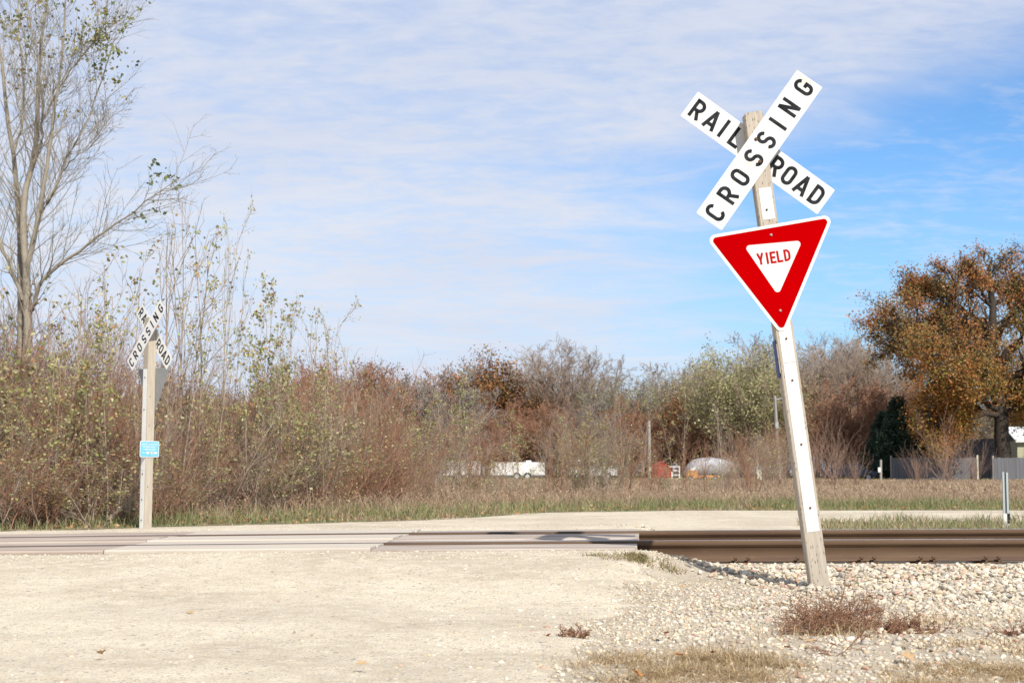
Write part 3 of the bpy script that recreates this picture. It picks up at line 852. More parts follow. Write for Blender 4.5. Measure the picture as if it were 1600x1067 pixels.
# chips on the packed road
RP = np.array([(.68, .63, .52), (.74, .69, .58), (.56, .52, .45), (.40, .37, .32), (.60, .44, .36), (.66, .58, .44)])
RW = np.array([.3, .3, .2, .1, .04, .06])
parts = []
x, y = scatter(62000, -4.9, 2.2, 5.4, 12.7, lambda x, y: fr(x, y) & (x < rr_edge(y) + .6) & (rs.random(len(x)) < .25 + .75 * sm(vnoise(x, y, .9, 12) + .5 * vnoise(x, y, .25, 13), .45, .95)))
s_ = .0028 + .010 * rs.random(len(x)) ** 3 + .004 * sm(y, 9, 6) * rs.random(len(x))
parts.append(stones('b', x, y, s_, .2, OCT, RP, RW))
x, y = scatter(420, -4.5, 1.2, 5.5, 12.4, lambda x, y: fr(x, y) & (x < rr_edge(y)))
parts.append(stones('b', x, y, rs.uniform(.010, .022, len(x)), .15, I0, RP, np.array([.25, .15, .25, .25, .07, .03])))
x, y = scatter(5200, -6, 1.4, 12.0, 12.82, lambda x, y: rs.random(len(x)) < .35 + .65 * sm(y, 12.3, 12.76))
parts.append(stones('b', x, y, rs.uniform(.006, .017, len(x)), .25, I0, RP, RW))
x, y = scatter(3600, -7, 1.5, 15.5, 17.4, lambda x, y: rs.random(len(x)) < .3 + .7 * sm(y, 16.4, 15.6))
parts.append(stones('b', x, y, rs.uniform(.006, .014, len(x)), .3, I0, RP, RW))
x, y = scatter(9000, -9, 14, 16.5, 34, lambda x, y: (y < yfar(x)))
parts.append(stones('b', x, y, rs.uniform(.008, .02, len(x)), .2, OCT, RP, RW))
add_stuff('road_gravel', parts, M_stone, 'small pale crushed stone lying loose on the packed gravel road', 'gravel')

# ------------------------------------------------------------------ grass
def blades(x, y, z, h, wd, pal, rg, lean_=.35, curl=.5, seg=2):
    n = len(x); pal = np.array(pal)
    az = rg.uniform(0, 2 * pi, n); fa = rg.uniform(0, 2 * pi, n)
    le = np.abs(rg.normal(0, lean_, n)); d = np.stack([np.cos(az), np.sin(az), np.zeros(n)], 1)
    wv = np.stack([np.cos(fa), np.sin(fa), np.zeros(n)], 1) * wd[:, None]
    p0 = np.stack([x, y, z], 1)
    p1 = p0 + d * (h * .5 * le)[:, None] + np.array([0, 0, 1.]) * (h * .55)[:, None]
    p2 = p0 + d * (h * (le + curl * rg.random(n)))[:, None] + np.array([0, 0, 1.]) * (h * (1 - .35 * np.minimum(le, 1.4)))[:, None]
    V = np.stack([p0 - wv, p0 + wv, p1 - wv * .8, p1 + wv * .8, p2], 1)
    o = (np.arange(n) * 5)[:, None]
    F = np.concatenate([o + [0, 1, 3], o + [0, 3, 2], o + [2, 3, 4]])
    c = pal[rg.integers(0, len(pal), n)] * rg.uniform(.75, 1.25, (n, 1))
    return V.reshape(-1, 3), F, np.repeat(c, 5, 0)
G_dry = [(.46, .345, .225), (.39, .275, .18), (.52, .40, .27), (.36, .24, .16), (.43, .32, .21)]
G_pink = [(.44, .315, .225), (.39, .27, .19), (.46, .33, .22), (.32, .215, .13)]
G_grn = [(.21, .235, .09), (.27, .28, .125), (.17, .20, .075), (.28, .29, .13), (.36, .30, .17)]
G_straw = [(.58, .44, .25), (.48, .35, .19), (.38, .26, .14), (.66, .54, .34), (.30, .19, .10)]
def thick(x): return np.interp(x, [-9, -6.5, -5, -3, 0, 2], [0, 1.2, 4, 6, 9, 20])   # depth of the open verge before the brush
# green verge
x, y = scatter(95000, -9, 16, 22, 46, lambda x, y: (y > yfar(x) + .05) & (y < yfar(x) + 3.2 + np.clip(x + 6, 0, 4) * .9 + 1.2 * vnoise(x, y, 1.3)) & (np.abs(x) < y * .36 + 1))
dd = y - yfar(x)
kg = rs.random(len(x)) < sm(vnoise(x, y, 1.1, 31) * .6 + vnoise(x, y, .4, 32) * .4, .12, .42) * sm(dd, 6.0, 3.0)
hb = (.06 + .19 * sm(dd, 0, 2.2)) * rs.uniform(.5, 1.4, len(x)) * (.6 + .8 * vnoise(x, y, .7, 33))
add_stuff('green_grass', [blades(x[kg], y[kg], zg(x[kg], y[kg]), hb[kg], np.full(kg.sum(), .006), G_grn, rs, .5), blades(x[~kg], y[~kg], zg(x[~kg], y[~kg]), hb[~kg], np.full((~kg).sum(), .006), G_dry + G_pink, rs, .6)],
          M_grass, 'short green grass along the far edge of the gravel road', 'grass')
x, y = scatter(95000, -8.5, 20, 22, 50, lambda x, y: (y > yfar(x) + 1.6 + np.clip(x + 6, 0, 4) * .7 + 2.2 * vnoise(x, y, 1.5, 6)) & (np.abs(x) < y * .36 + 1) & (rs.random(len(x)) < .5 + .5 * vnoise(x, y, .8, 2)))
hh = (.26 + .2 * vnoise(x, y, 2.5, 7)) * rs.uniform(.7, 1.25, len(x)) * np.interp(x, [-4, 1, 6, 14], [1.25, 1, .9, .85])
pa = [blades(x, y, zg(x, y), hh, np.full(len(x), .0065), G_dry + G_pink, rs, .42)]
sd = rs.random(len(x)) < .45
V_, F_, C_ = leaves(np.stack([x, y, zg(x, y) + hh * rs.uniform(.55, .95, len(x))], 1)[sd], .045, G_pink + G_dry, rs, 0, .05)
pa.append((V_, F_, C_))
x, y = scatter(52000, -18, 38, 50, 111, lambda x, y: (np.abs(x) < y * .37 + 1) & (x > -6))
pa.append(blades(x, y, zg(x, y), rs.uniform(.18, .36, len(x)), np.full(len(x), .022), G_dry + G_pink, rs, .3))
x, y = scatter(20000, -30, 45, 118, 170, lambda x, y: (np.abs(x) < y * .37 + 1))
pa.append(blades(x, y, zg(x, y), rs.uniform(.15, .3, len(x)), np.full(len(x), .05), G_dry + G_grn, rs, .3))
add_stuff('dry_field_grass', pa, M_grass, 'tall dry tan grass covering the field beyond the gravel road', 'grass')
x, y = scatter(26000, 2.6, 14, 17.2, 27, lambda x, y: (x > 3.6 + .16 * (y - 20) + .9 * vnoise(x, y, .7, 4)) & (x < y * .38 + 1) & (y < 26.3) & (rs.random(len(x)) < .35 + .65 * vnoise(x, y, .6, 6)))
add_stuff('green_grass', [blades(x, y, zg(x, y), rs.uniform(.10, .26, len(x)) * (.6 + .8 * vnoise(x, y, .9, 6)), np.full(len(x), .006), G_grn + G_grn + G_dry, rs, .35)],
          M_grass, 'ragged green grass strip between the rails and far gravel road', 'grass')
# leaf litter on the far verge
LIT = [(.45, .22, .08), (.5, .3, .14), (.38, .2, .1), (.52, .38, .2), (.3, .14, .07)]
x, y = scatter(6500, -8, 14, 22, 38, lambda x, y: (y > yfar(x) - .1) & (y < yfar(x) + 1.8 + 2 * vnoise(x, y, 2)))
Vl, Fl, Cl = leaves(np.stack([x, y, zg(x, y) + .05], 1), .055, LIT, rs, .6, .02)
x, y = scatter(900, -7, 9, 23, 36, lambda x, y: (y > yfar(x) + 1))
V2_, F2_, C2_ = leaves(np.stack([x, y, zg(x, y) + .12], 1), .06, LIT, rs, .6, .04)
add_stuff('leaf_litter', [(Vl, Fl, Cl), (V2_, F2_, C2_)], M_leaf, 'orange and tan fallen leaves along the far grass edge', 'fallen leaves')
# foreground dry grass patches
def patch(cx, cy, rx, ry, n, h, pal, lean_, wd=.0016, clump=True):
    a = rs.uniform(0, 2 * pi, n); q = np.sqrt(rs.random(n)) * rs.uniform(.5, 1.1, n)
    x = cx + rx * q * np.cos(a); y = cy + ry * q * np.sin(a)
    if clump:
        k = rs.random(n) < .15 + 1.1 * sm(vnoise(x, y, .14, 21) * .6 + vnoise(x, y, .4, 22) * .4, .35, .7)
        x, y = x[k], y[k]
    return blades(x, y, zg(x, y), h * rs.uniform(.4, 1.3, len(x)), rs.uniform(.6, 1.4, len(x)) * wd, pal, rs, lean_, .8)
c = P(1105, 1040, 6.6)
add_stuff('dry_grass', [patch(c.x - .03, 6.6, .52, .8, 17000, .032, G_straw, 3.0, .0015), patch(c.x - .03, 6.6, .5, .8, 3400, .055, G_straw, 1.5, .0012), patch(c.x + .05, 6.7, .38, .6, 700, .13, G_straw, .7, .0011),
                        patch(c.x - .42, 6.9, .4, .3, 600, .05, G_straw, 1.4)], M_grass,
          'matted straw coloured dry grass at bottom of the picture left of the ballast', 'grass')
add_stuff('dry_grass', [patch(2.02, 6.3, .6, .6, 11000, .032, G_straw, 3.0, .0015), patch(2.02, 6.3, .55, .55, 900, .06, G_straw, 1.2, .0012), patch(1.55, 6.0, .5, .3, 1400, .05, G_straw, 1.6, .0013),
                        patch(2.35, 7.4, .5, .4, 900, .06, G_straw, 1.2)], M_grass,
          'sparse matted straw grass among stones in the bottom right corner', 'grass')
add_stuff('dry_grass', [patch(1.62, 8.0, .38, .25, 420, .09, G_straw, .6), patch(2.35, 8.6, .5, .3, 350, .08, G_straw, .8)], M_grass,
          'thin straw tufts beside the dead brown weed', 'grass')
c = P(990, 880, 12.3)
add_stuff('low_weeds', [patch(1.0, 12.05, .34, .28, 1500, .045, [(.24, .22, .09), (.33, .26, .13), (.27, .17, .1), (.2, .2, .08)], .9, .003),
                        patch(.75, 12.2, .2, .15, 300, .04, [(.24, .22, .09), (.33, .26, .13)], .9, .003)], M_grass,
          'low olive brown weeds on the gravel below the end of the crossing planks', 'weeds')
add_stuff('low_weeds', [patch(1.7, 9.6, .55, .5, 900, .02, [(.24, .24, .11), (.36, .3, .16)], 1.3, .003)], M_grass,
          'faint olive weeds in the gravel left of the leaning post', 'weeds')

# ------------------------------------------------------------------ dead weeds in the foreground
def weed(name, loc, r, h, n, label, mat_=None, tw=.0022, seed=1, group=None):
    rg = np.random.default_rng(seed)
    root = empty(name, (loc[0], loc[1], float(zg(loc[0], loc[1]))), label, 'dead weed', group)
    o = np.stack([rg.normal(0, r * .30, n), rg.normal(0, r * .22, n), np.zeros(n)], 1)
    d = np.stack([rg.normal(0, 1.2, n) + o[:, 0] / r, rg.normal(0, 1.0, n) + o[:, 1] / r, rg.uniform(.12, 1.0, n)], 1)
    Ln = rg.uniform(.35, 1.15, n) * h * 1.4
    p1, r1 = sprout(o, d, Ln, np.full(n, tw * 1.5), np.full(n, tw * .7), 5, .22, -.03, rg)
    ps = [tubes(p1, r1, 3)]
    o2, d2, l2, q2 = children(p1, r1, Ln, 7, .2, 42, .5, .4, rg, rk=.8)
    p2, r2 = sprout(o2, d2, l2, q2, q2 * .6, 3, .25, 0, rg); ps.append(tubes(p2, r2, 3))
    o3, d3, l3, q3 = children(p2, r2, l2, 4, .2, 45, .5, .3, rg, rk=.9)
    p3, r3 = sprout(o3, d3, l3, q3, q3 * .6, 2, .25, 0, rg); ps.append(tubes(p3, r3, 3))
    link('stems', cat_mesh('stems', ps), root, mat_ or M_weed)
    k = rg.integers(0, len(p3), int(len(p3) * .55))
    V, F, C = leaves(p3[k, -1], .0095, [(.27, .12, .075), (.34, .17, .10), (.19, .08, .055), (.44, .28, .16)], rg, 0, .004)
    link('seed_heads', npmesh('seed_heads', V, F, C), root, M_leaf)['kind'] = 'stuff'
    return root
M_weed = mat('dead_weed_stem', (.21, .095, .058), .9, var=(.33, .20, .12), scale=12)
weed('dead_weed', (1.76, 8.42), .28, .19, 95, 'bushy dead reddish brown weed at the foot of the leaning post', seed=3)
weed('dead_weed', (1.60, 8.15), .12, .10, 26, 'small reddish weed left of the bushy dead weed', seed=4)
weed('dead_weed', (2.12, 8.28), .30, .08, 60, 'flattened reddish dead stems trailing right of the bushy weed', seed=5)
weed('dead_weed', (2.62, 8.05), .20, .05, 24, 'reddish dead stems lying near the right edge of the picture', seed=6)
weed('dead_weed', (2.2, 9.3), .09, .08, 10, 'thin grey brown weed on the ballast right of the post', seed=7)
weed('dead_weed', (.335, 7.95), .10, .05, 24, 'low reddish dead weed alone on the gravel left of the straw patch', seed=8)
weed('dead_weed', (1.47, 7.1), .05, .13, 4, 'single spindly dead stem rising from the stones below the bushy weed', seed=9)

# fallen leaves lying singly
def fallen(px, py, D, s, colr, label, rz, group=None, up=.012):
    q = P(px, py, D)
    x_, y_ = q.x, D
    rg = random.Random(int(px * 7 + py))
    n = 12; pts = []
    for i in range(n):
        a = 2 * pi * i / n; rr_ = 1 if i % 2 == 0 else .62
        if i == 0: rr_ = 1.25
        pts.append((cos(a) * rr_ * s * .5, sin(a) * rr_ * s * .38))
    V = [(0, 0, s * .02)] + [(a, b, s * (.18 * (abs(b) / (s * .4)) ** 1.5 + rg.uniform(-.03, .06))) for a, b in pts]
    V += [(a, b, z - s * .012) for a, b, z in V]
    F = [(0, i + 1, (i + 1) % n + 1) for i in range(n)] + [(n + 1, n + 1 + (i + 1) % n + 1, n + 1 + i + 1) for i in range(n)] + \
        [(i + 1, n + 2 + i, n + 2 + (i + 1) % n, (i + 1) % n + 1) for i in range(n)]
    me = bpy.data.meshes.new('fallen_leaf'); me.from_pydata(V, [], F)
    m_ = LEAFM[colr]
    o = link('fallen_leaf', me, None, m_, (x_, y_, float(zg(x_, y_)) + up))
    o.rotation_euler = (rg.uniform(-.4, .4), rg.uniform(-.4, .4), rz)
    return props(o, label, 'leaf', group)
LEAFM = {'orange': mat('orange_dead_leaf', (.52, .24, .07), .7, var=(.40, .17, .05), scale=30, trans=.2),
         'tan': mat('tan_dead_leaf', (.58, .40, .22), .7, var=(.46, .30, .15), scale=30, trans=.2),
         'rust': mat('rust_dead_leaf', (.34, .13, .05), .7, var=(.25, .09, .04), scale=30, trans=.2)}
def DD(py): return 2400 * (.85) / (py - 735)
for (px, py, s, c_, lab) in (
        (1037, 999, .085, 'rust', 'curled rust brown leaf at the upper edge of the straw grass patch'),
        (1062, 1034, .06, 'orange', 'orange leaf in the middle of the straw grass patch'),
        (1115, 1031, .045, 'orange', 'small bright orange leaf caught in the straw grass'),
        (995, 1063, .075, 'orange', 'orange leaf at the bottom edge of the picture'),
        (1168, 896, .075, 'rust', 'rust leaf on the ballast left of the leaning post'),
        (1267, 1010, .075, 'tan', 'tan leaf on the stones below the bushy weed'),
        (1302, 1016, .05, 'orange', 'orange leaf right of the tan leaf on the stones'),
        (1230, 1021, .05, 'rust', 'dark rust leaf left of the tan leaf on the stones'),
        (1418, 1036, .09, 'tan', 'broad tan leaf on the stones in the lower right'),
        (1450, 995, .07, 'tan', 'yellowish tan leaf among the stones right of the weed'),
        (854, 1003, .06, 'rust', 'dark curled leaf on the gravel left of the reddish weed'),
        (1325, 936, .09, 'tan', 'tan leaf caught in the top of the bushy weed'),
        (1340, 938, .06, 'orange', 'orange leaf caught beside the tan leaf in the bushy weed'),
        (1318, 968, .09, 'tan', 'large tan leaf under the bushy weed'),
        (158, 1030, .07, 'tan', 'brown leaf lying on the road at lower left'),
        (297, 958, .06, 'tan', 'tan leaf lying flat on the road in the left half'),
        (565, 1048, .06, 'tan', 'curled tan leaf on the road near the bottom edge'),
        (724, 874, .05, 'orange', 'small orange leaf on the road near the planks'),
        (1510, 957, .06, 'orange', 'small orange leaf on the ballast near the right edge'),
        (1555, 902, .05, 'orange', 'tiny orange leaf high on the ballast at right'),
        (1065, 922, .055, 'tan', 'tan leaf on the gravel left of the post shadow')):
    fallen(px, py, DD(py), s * .95, c_, lab, (px * 1.7) % 6.28, up=.10 if (py, px) in ((936, 1325), (938, 1340)) else .045 if (py > 985 and px < 1130) else .036 if px > 850 else .012)

# ------------------------------------------------------------------ trees and shrubs
def obj_tree(name, trunk_parts, twig_parts, leaf, mt, mw, ml=M_leaf):
    """returns list of (partname, mesh, material)"""
    out_ = []
    if trunk_parts: out_.append(('trunk', cat_mesh('trunk', trunk_parts), mt))
    if twig_parts: out_.append(('crown', cat_mesh('crown', twig_parts), mw))
    if leaf is not None and len(leaf[0]): out_.append(('leaves', npmesh('leaves', *leaf), ml))
    return out_
def place(kindname, proto, x, y, s, rz, label, cat, group=None, sz=None, tilt=0):
    root = empty(kindname, (x, y, float(zg(x, y)) - .02), label, cat, group, (tilt, 0, rz))
    root.scale = (s, s, sz or s)
    for (pn, me, m_) in proto:
        if not me.materials: me.materials.append(m_)
        o = bpy.data.objects.new(pn, me); COL.objects.link(o); o.parent = root
    return root
def cluster_leaves(tips, per, size, pal, rg, jit=.08, spread=.12, down=.3):
    c = np.repeat(tips, per, 0) + rg.normal(0, spread, (len(tips) * per, 3))
    return leaves(c, size, pal, rg, 0, jit * .2, down)

def thicket(seed, H=3.0, nst=13, spread=.9, leafn=0, mt=M_rtwig, fan=.22, tw=1.0, pal=PAL_pale, lsz=.06, ct=.12):
    rg = np.random.default_rng(seed)
    o = np.stack([rg.normal(0, spread * .45, nst), rg.normal(0, spread * .45, nst), np.zeros(nst)], 1)
    d = np.stack([rg.normal(0, fan, nst) + o[:, 0] * .15, rg.normal(0, fan, nst) + o[:, 1] * .15, np.ones(nst)], 1)
    Ln = H * rg.uniform(.55, 1.05, nst)
    p1, r1 = sprout(o, d, Ln, np.full(nst, .016 * tw) * rg.uniform(.7, 1.4, nst), np.full(nst, .005 * tw), 8, .07, .03, rg)
    o2, d2, l2, q2 = children(p1, r1, Ln, 13, ct, 34, .42, .35, rg)
    p2, r2 = sprout(o2, d2, l2, np.maximum(q2, .0045 * tw), np.full(len(l2), .0028 * tw), 5, .12, .06, rg)
    o3, d3, l3, q3 = children(p2, r2, l2, 7, .15, 38, .55, .4, rg)
    p3, r3 = sprout(o3, d3, l3, np.full(len(l3), .0034 * tw), np.full(len(l3), .0020 * tw), 3, .12, .05, rg)
    lf = None
    if leafn:
        k = rg.integers(0, len(p3), leafn // 3)
        q = p3[k, -1]
        keep = vnoise(q[:, 0] + seed * 7, q[:, 2], .6, seed) > .42
        lf = cluster_leaves(q[keep], 4, lsz, pal, rg, .05, .07)
    return obj_tree('s', [tubes(p1, r1, 5)], [tubes(p2, r2, 3), tubes(p3, r3, 3)], lf, mt, mt)
def sapling(seed, H=5, leafn=400, mt=M_twig, tw=1.0, fan=.1, pal=PAL_pale, nst=1, tipbias=True, lsz=.065, side=10, ang=30):
    rg = np.random.default_rng(seed)
    o = np.stack([rg.normal(0, .18 * (nst > 1), nst), rg.normal(0, .18 * (nst > 1), nst), np.zeros(nst)], 1)
    d = np.stack([rg.normal(0, fan, nst), rg.normal(0, fan, nst), np.ones(nst)], 1)
    Ln = H * rg.uniform(.8, 1.03, nst)
    p1, r1 = sprout(o, d, Ln, np.full(nst, .0042 * H * tw), np.full(nst, .005 * tw), 12, .04, .03, rg)
    o2, d2, l2, q2 = children(p1, r1, Ln, side, .2, ang, .36, .55, rg)
    p2, r2 = sprout(o2, d2, l2, np.maximum(q2, .006 * tw), np.full(len(l2), .0035 * tw), 6, .09, .08, rg)
    o3, d3, l3, q3 = children(p2, r2, l2, 4, .2, 36, .45, .4, rg)
    p3, r3 = sprout(o3, d3, l3, np.full(len(l3), .0038 * tw), np.full(len(l3), .0022 * tw), 3, .1, .05, rg)
    lf = None
    if leafn:
        tips = np.concatenate([p3[:, -1], p2[:, -1], p3[:, 2]]); k = rg.integers(0, len(tips), leafn // 4)
        lf = cluster_leaves(tips[k], 4, lsz, pal, rg, .05, .06)
    return obj_tree('s', [tubes(p1, r1, 6)], [tubes(p2, r2, 4), tubes(p3, r3, 3)], lf, mt, mt)

TH = [thicket(11, 3.0, fan=.3), thicket(12, 3.0, 15, 1.1, fan=.34), thicket(13, 3.0, leafn=450, fan=.3, lsz=.075, pal=PAL_russet + PAL_pale), thicket(14, 3.0, 12, leafn=650, fan=.34, lsz=.08), thicket(15, 3.0, 10, .8, fan=.42)]
TL = [thicket(16, 3.0, 9, leafn=850, lsz=.09, mt=M_twig, fan=.3), thicket(17, 3.0, 8, leafn=650, lsz=.095, mt=M_twig, fan=.24)]
TG = [thicket(21, 3.0, 10, mt=M_pale), thicket(22, 3.0, 9, leafn=350, mt=M_pale)]
SP = [sapling(31, 5, 420), sapling(32, 5, 200), sapling(33, 5, 110, nst=3, fan=.08), sapling(34, 5, 900, nst=2, fan=.09, lsz=.09), sapling(35, 5, 380, nst=4, fan=.09, lsz=.075), sapling(36, 5, 90, nst=3, fan=.07)]

def unit(pr, H, q=.985):
    zz = []
    for (_, me, _m) in pr:
        co = np.empty(len(me.vertices) * 3, np.float32); me.vertices.foreach_get('co', co); zz.append(co[2::3])
    top_ = np.quantile(np.concatenate(zz), q); k = H / top_
    for (_, me, _m) in pr:
        co = np.empty(len(me.vertices) * 3, np.float32); me.vertices.foreach_get('co', co)
        co = co.reshape(-1, 3); co[:, 2] *= k; me.vertices.foreach_set('co', co.ravel()); me.update()
for pr in TH + TG + TL: unit(pr, 3.0, .97)
for pr in SP: unit(pr, 5.0, .998)
TB = [thicket(23, 3.0, 7, 1.0, ct=.34, fan=.2), thicket(24, 3.0, 6, .8, ct=.3, leafn=350, mt=M_pale, fan=.16), thicket(25, 3.0, 8, 1.1, ct=.36, fan=.3, leafn=250),
      thicket(26, 3.0, 6, .9, ct=.36, mt=M_pale, fan=.24)]
for pr in TB: unit(pr, 3.0, .97)
def toph(px, py, D): return P(px, py, D).z + .02
# dense thicket mass, left, several rows deep
rg = random.Random(5)
def skyline(px):     # height of the solid brown brush in the photo
    return float(np.interp(px, [-200, 0, 100, 200, 300, 400, 470, 560, 610, 700, 760, 850, 950, 1050, 1200, 1300], [500, 515, 545, 570, 590, 598, 598, 592, 612, 632, 610, 605, 610, 600, 640, 650]))
def base_d(px):      # nearest brush for each bearing
    return float(np.interp(px, [-200, 0, 120, 240, 300, 420, 600, 700, 900, 1250], [23.5, 24, 24.8, 26.3, 29.5, 31, 34.5, 39, 44, 48]))
for row, (dd_, step, hf) in enumerate(((0.3, 46, .50), (1.6, 40, .74), (3.4, 36, .92), (6, 36, 1.0), (9.5, 40, 1.0))):
    px = -260
    while px < 640:
        D = base_d(px) + dd_ + rg.uniform(-.6, .6)
        pxx = px + rg.uniform(-12, 12)
        H = max(1.0, (toph(pxx, skyline(pxx), D)) * hf * rg.uniform(.75, 1.08))
        pr = rg.choice(TH) if rg.random() < .74 else rg.choice(TG)
        if row < 3 and rg.random() < (.26 if 230 < pxx < 620 else .16): pr = rg.choice(TL)
        s = H / 3.0
        hasleaf = len(pr) > 2
        place('thicket_shrub', pr, (pxx - 800) / 2400 * D, D, max(.75, min(s, 1.3)), rg.uniform(0, 6.28),
              'leafy reddish brown shrub in the dense thicket behind the upright sign' if hasleaf else 'bare reddish brown shrub in the dense thicket behind the upright sign',
              'shrub', 'shrubs of the thicket behind the upright crossbuck', sz=s)
        px += step
# thinner brush in the middle of the picture
px = 630
while px < 1260:
    for dd_ in (1.5, 8, 16):
        if rg.random() < (.25 if px < 760 else .42): continue
        if (682 < px < 752 or 764 < px < 854 or 1020 < px < 1060 or 1068 < px < 1145) and rg.random() < .7: continue
        D = base_d(px) + dd_ + rg.uniform(-1.5, 1.5)
        pxx = px + rg.uniform(-14, 14)
        f = rg.choice((.7, .85, 1.0)) * (.82 if px > 900 else .92)
        H = toph(pxx, skyline(pxx), D) * f
        pr = rg.choice(TB)
        s = H / 3.0
        hasleaf = len(pr) > 2
        place('brush_shrub', pr, (pxx - 800) / 2400 * D, D, max(.8, min(s, 1.25)), rg.uniform(0, 6.28),
              'leafy brown shrub in the open brush between thicket and leaning sign' if hasleaf else 'bare brown shrub in the open brush between thicket and leaning sign',
              'shrub', 'shrubs of the open brush in the middle of the field', sz=s)
    px += 25 if px < 760 else 32
SAPL = {250: 'tall slender nearly bare tree rising just right above the upright crossbuck', 300: 'tallest twiggy sapling of the left thicket with dark leaves at its tips',
        335: 'tall thin sapling beside the tallest twiggy one', 485: 'thin pointed sapling standing above the right part of the thicket', 112: 'bushy pale leafed young tree beside the big half bare tree',
        150: 'bare twiggy young tree between the big half bare tree and the crossbuck', 205: 'young tree directly behind the upright crossbuck', 590: 'last small sapling at the right end of the thicket',
        545: 'nearly bare small sapling near the right end of the thicket', -60: 'leafy young tree outside the left edge of the picture'}
for i, (px, top, D) in enumerate(((640, 705, 40), (668, 700, 41), (700, 712, 42), (728, 704, 42), (756, 716, 43), (790, 722, 44), (826, 728, 45), (872, 716, 46), (900, 708, 46), (930, 700, 47), (958, 712, 47), (1005, 720, 50), (1040, 728, 52), (1092, 730, 54), (1130, 722, 54), (1180, 716, 55))):
    H = toph(px, top, D); pr = (TL[0], TG[1], TL[1], TB[2])[i % 4]
    place('low_shrub', pr, (px - 800) / 2400 * D, D, max(H / 3.0, .35) * .9, i * 1.3, 'low leafy shrub at the foot of the open brush in front of the distant vehicles', 'shrub', 'low leafy shrubs in front of the distant vehicles', sz=H / 3.0)
# tall saplings rising above the brush: (px, top py, D, kind, sideways scale)
for i, (px, py, D, k, m_) in enumerate(((-60, 300, 27, 4, 1), (-20, 420, 25.5, 3, 1), (112, 440, 26.5, 4, 1), (150, 395, 27.5, 5, 1), (172, 470, 26, 3, .9), (205, 360, 29, 4, 1), (250, 300, 31, 2, 1),
                                        (300, 268, 31.5, 5, .7), (335, 292, 31, 1, .4), (345, 340, 33, 2, .5), (285, 400, 29.5, 0, 1), (385, 425, 33, 3, .9), (425, 480, 32.5, 0, .6), (440, 455, 34, 4, .6),
                                        (485, 452, 35, 1, .8), (500, 470, 34, 4, .8), (545, 520, 36, 5, .9), (70, 520, 25, 3, .9), (10, 560, 24.6, 3, .9), (590, 575, 38, 2, .7), (230, 560, 27, 4, .8),
                                        (455, 560, 32.8, 3, .8), (505, 590, 33.2, 3, .8), (320, 600, 30, 3, .7), (400, 520, 31.5, 3, .7))):
    H = toph(px, py, D); s = H / 5
    place('sapling', SP[k], (px - 800) / 2400 * D, D, min(s, 1.5) * m_, (i * 2.1) % 6.28,
          SAPL.get(px, 'slim young tree with pale yellow green leaves standing in the left thicket'), 'tree', 'saplings in the left thicket', sz=s)
for i, (px, py, D, k) in enumerate(((642, 585, 42, 1), (735, 575, 44, 3), (668, 610, 43, 3), (758, 600, 45, 0), (815, 640, 45, 3), (870, 640, 46, 0), (905, 640, 46, 3), (940, 655, 47, 0),
                                    (660, 640, 41, 3), (1062, 585, 50, 1), (1058, 640, 49, 0), (1130, 610, 55, 5), (960, 600, 52, 2), (1000, 620, 52, 5))):
    H = toph(px, py, D); s = H / 5
    place('sapling', SP[k], (px - 800) / 2400 * D, D, max(s * .8, .6), (i * 1.7) % 6.28,
          'slim young tree standing in the open brush left of the leaning sign', 'tree', 'saplings in the open brush', sz=s)

# big half-bare tree on the far left
rg2 = np.random.default_rng(77)
DT = 29.0
stems = [([(38, 815), (42, 700), (40, 600), (46, 480), (40, 400), (35, 330), (45, 270), (62, 200), (60, 100), (75, 0), (84, -90)], .17, .018, 0),
         ([(22, 812), (26, 700), (30, 600), (34, 440), (30, 330), (20, 230), (5, 130), (-6, 20), (-10, -90)], .14, .018, .8),
         ([(41, 440), (47, 400), (58, 340), (70, 300), (77, 230), (84, 180), (96, 110), (101, 20), (108, -90)], .085, .014, -.5),
         ([(41, 425), (50, 385), (68, 330), (88, 290), (108, 240), (137, 190), (165, 110), (182, 50)], .07, .010, .6),
         ([(43, 500), (58, 455), (80, 422), (120, 395), (155, 368), (190, 345), (235, 310), (277, 281)], .065, .008, -.9),
         ([(45, 270), (66, 220), (68, 150), (52, 60), (38, -30)], .05, .010, -1.2),
         ([(20, 240), (38, 195), (36, 120), (28, 30), (34, -40)], .05, .010, 1.0),
         ([(76, 312), (100, 262), (150, 222), (172, 180)], .028, .006, 1.5),
         ([(36, 470), (10, 400), (-25, 320), (-55, 200), (-70, 80)], .07, .010, .5),
         ([(62, 200), (85, 150), (118, 100), (150, 60), (168, 30)], .035, .006, -.4)]
tp, allp, allr, allL = [], [], [], []
b0 = P(34, 815, DT)
root = empty('half_bare_tree', (b0.x, DT, float(zg(b0.x, DT))), 'tall many stemmed half bare tree at the left edge of the picture', 'tree')
org = np.array([b0.x, DT, float(zg(b0.x, DT))])
for pts, ra, rb, dy in stems:
    tt = np.linspace(0, 1, len(pts)); ti = np.linspace(0, 1, 19)
    q = np.array([P(a_, b_, DT + dy * t_) - Vector(org) for (a_, b_), t_ in zip(pts, tt)])
    q = np.stack([np.interp(ti, tt, q[:, i]) for i in range(3)], 1)
    q[1:-1] = (q[:-2] + 2 * q[1:-1] + q[2:]) / 4
    q[1:] += rg2.normal(0, .015, (18, 3)); q[:, 2] = np.maximum(q[:, 2], -.1)
    r_ = (ra * (1 - ti) + rb * ti) * .68
    tp.append(tubes(q[None], r_[None], 7)); allp.append(q); allr.append(r_); allL.append(np.linalg.norm(np.diff(q, axis=0), axis=1).sum())
allp = np.array(allp); allr = np.array(allr); allL = np.array(allL)
link('trunk', cat_mesh('trunk', tp), root, M_tree)
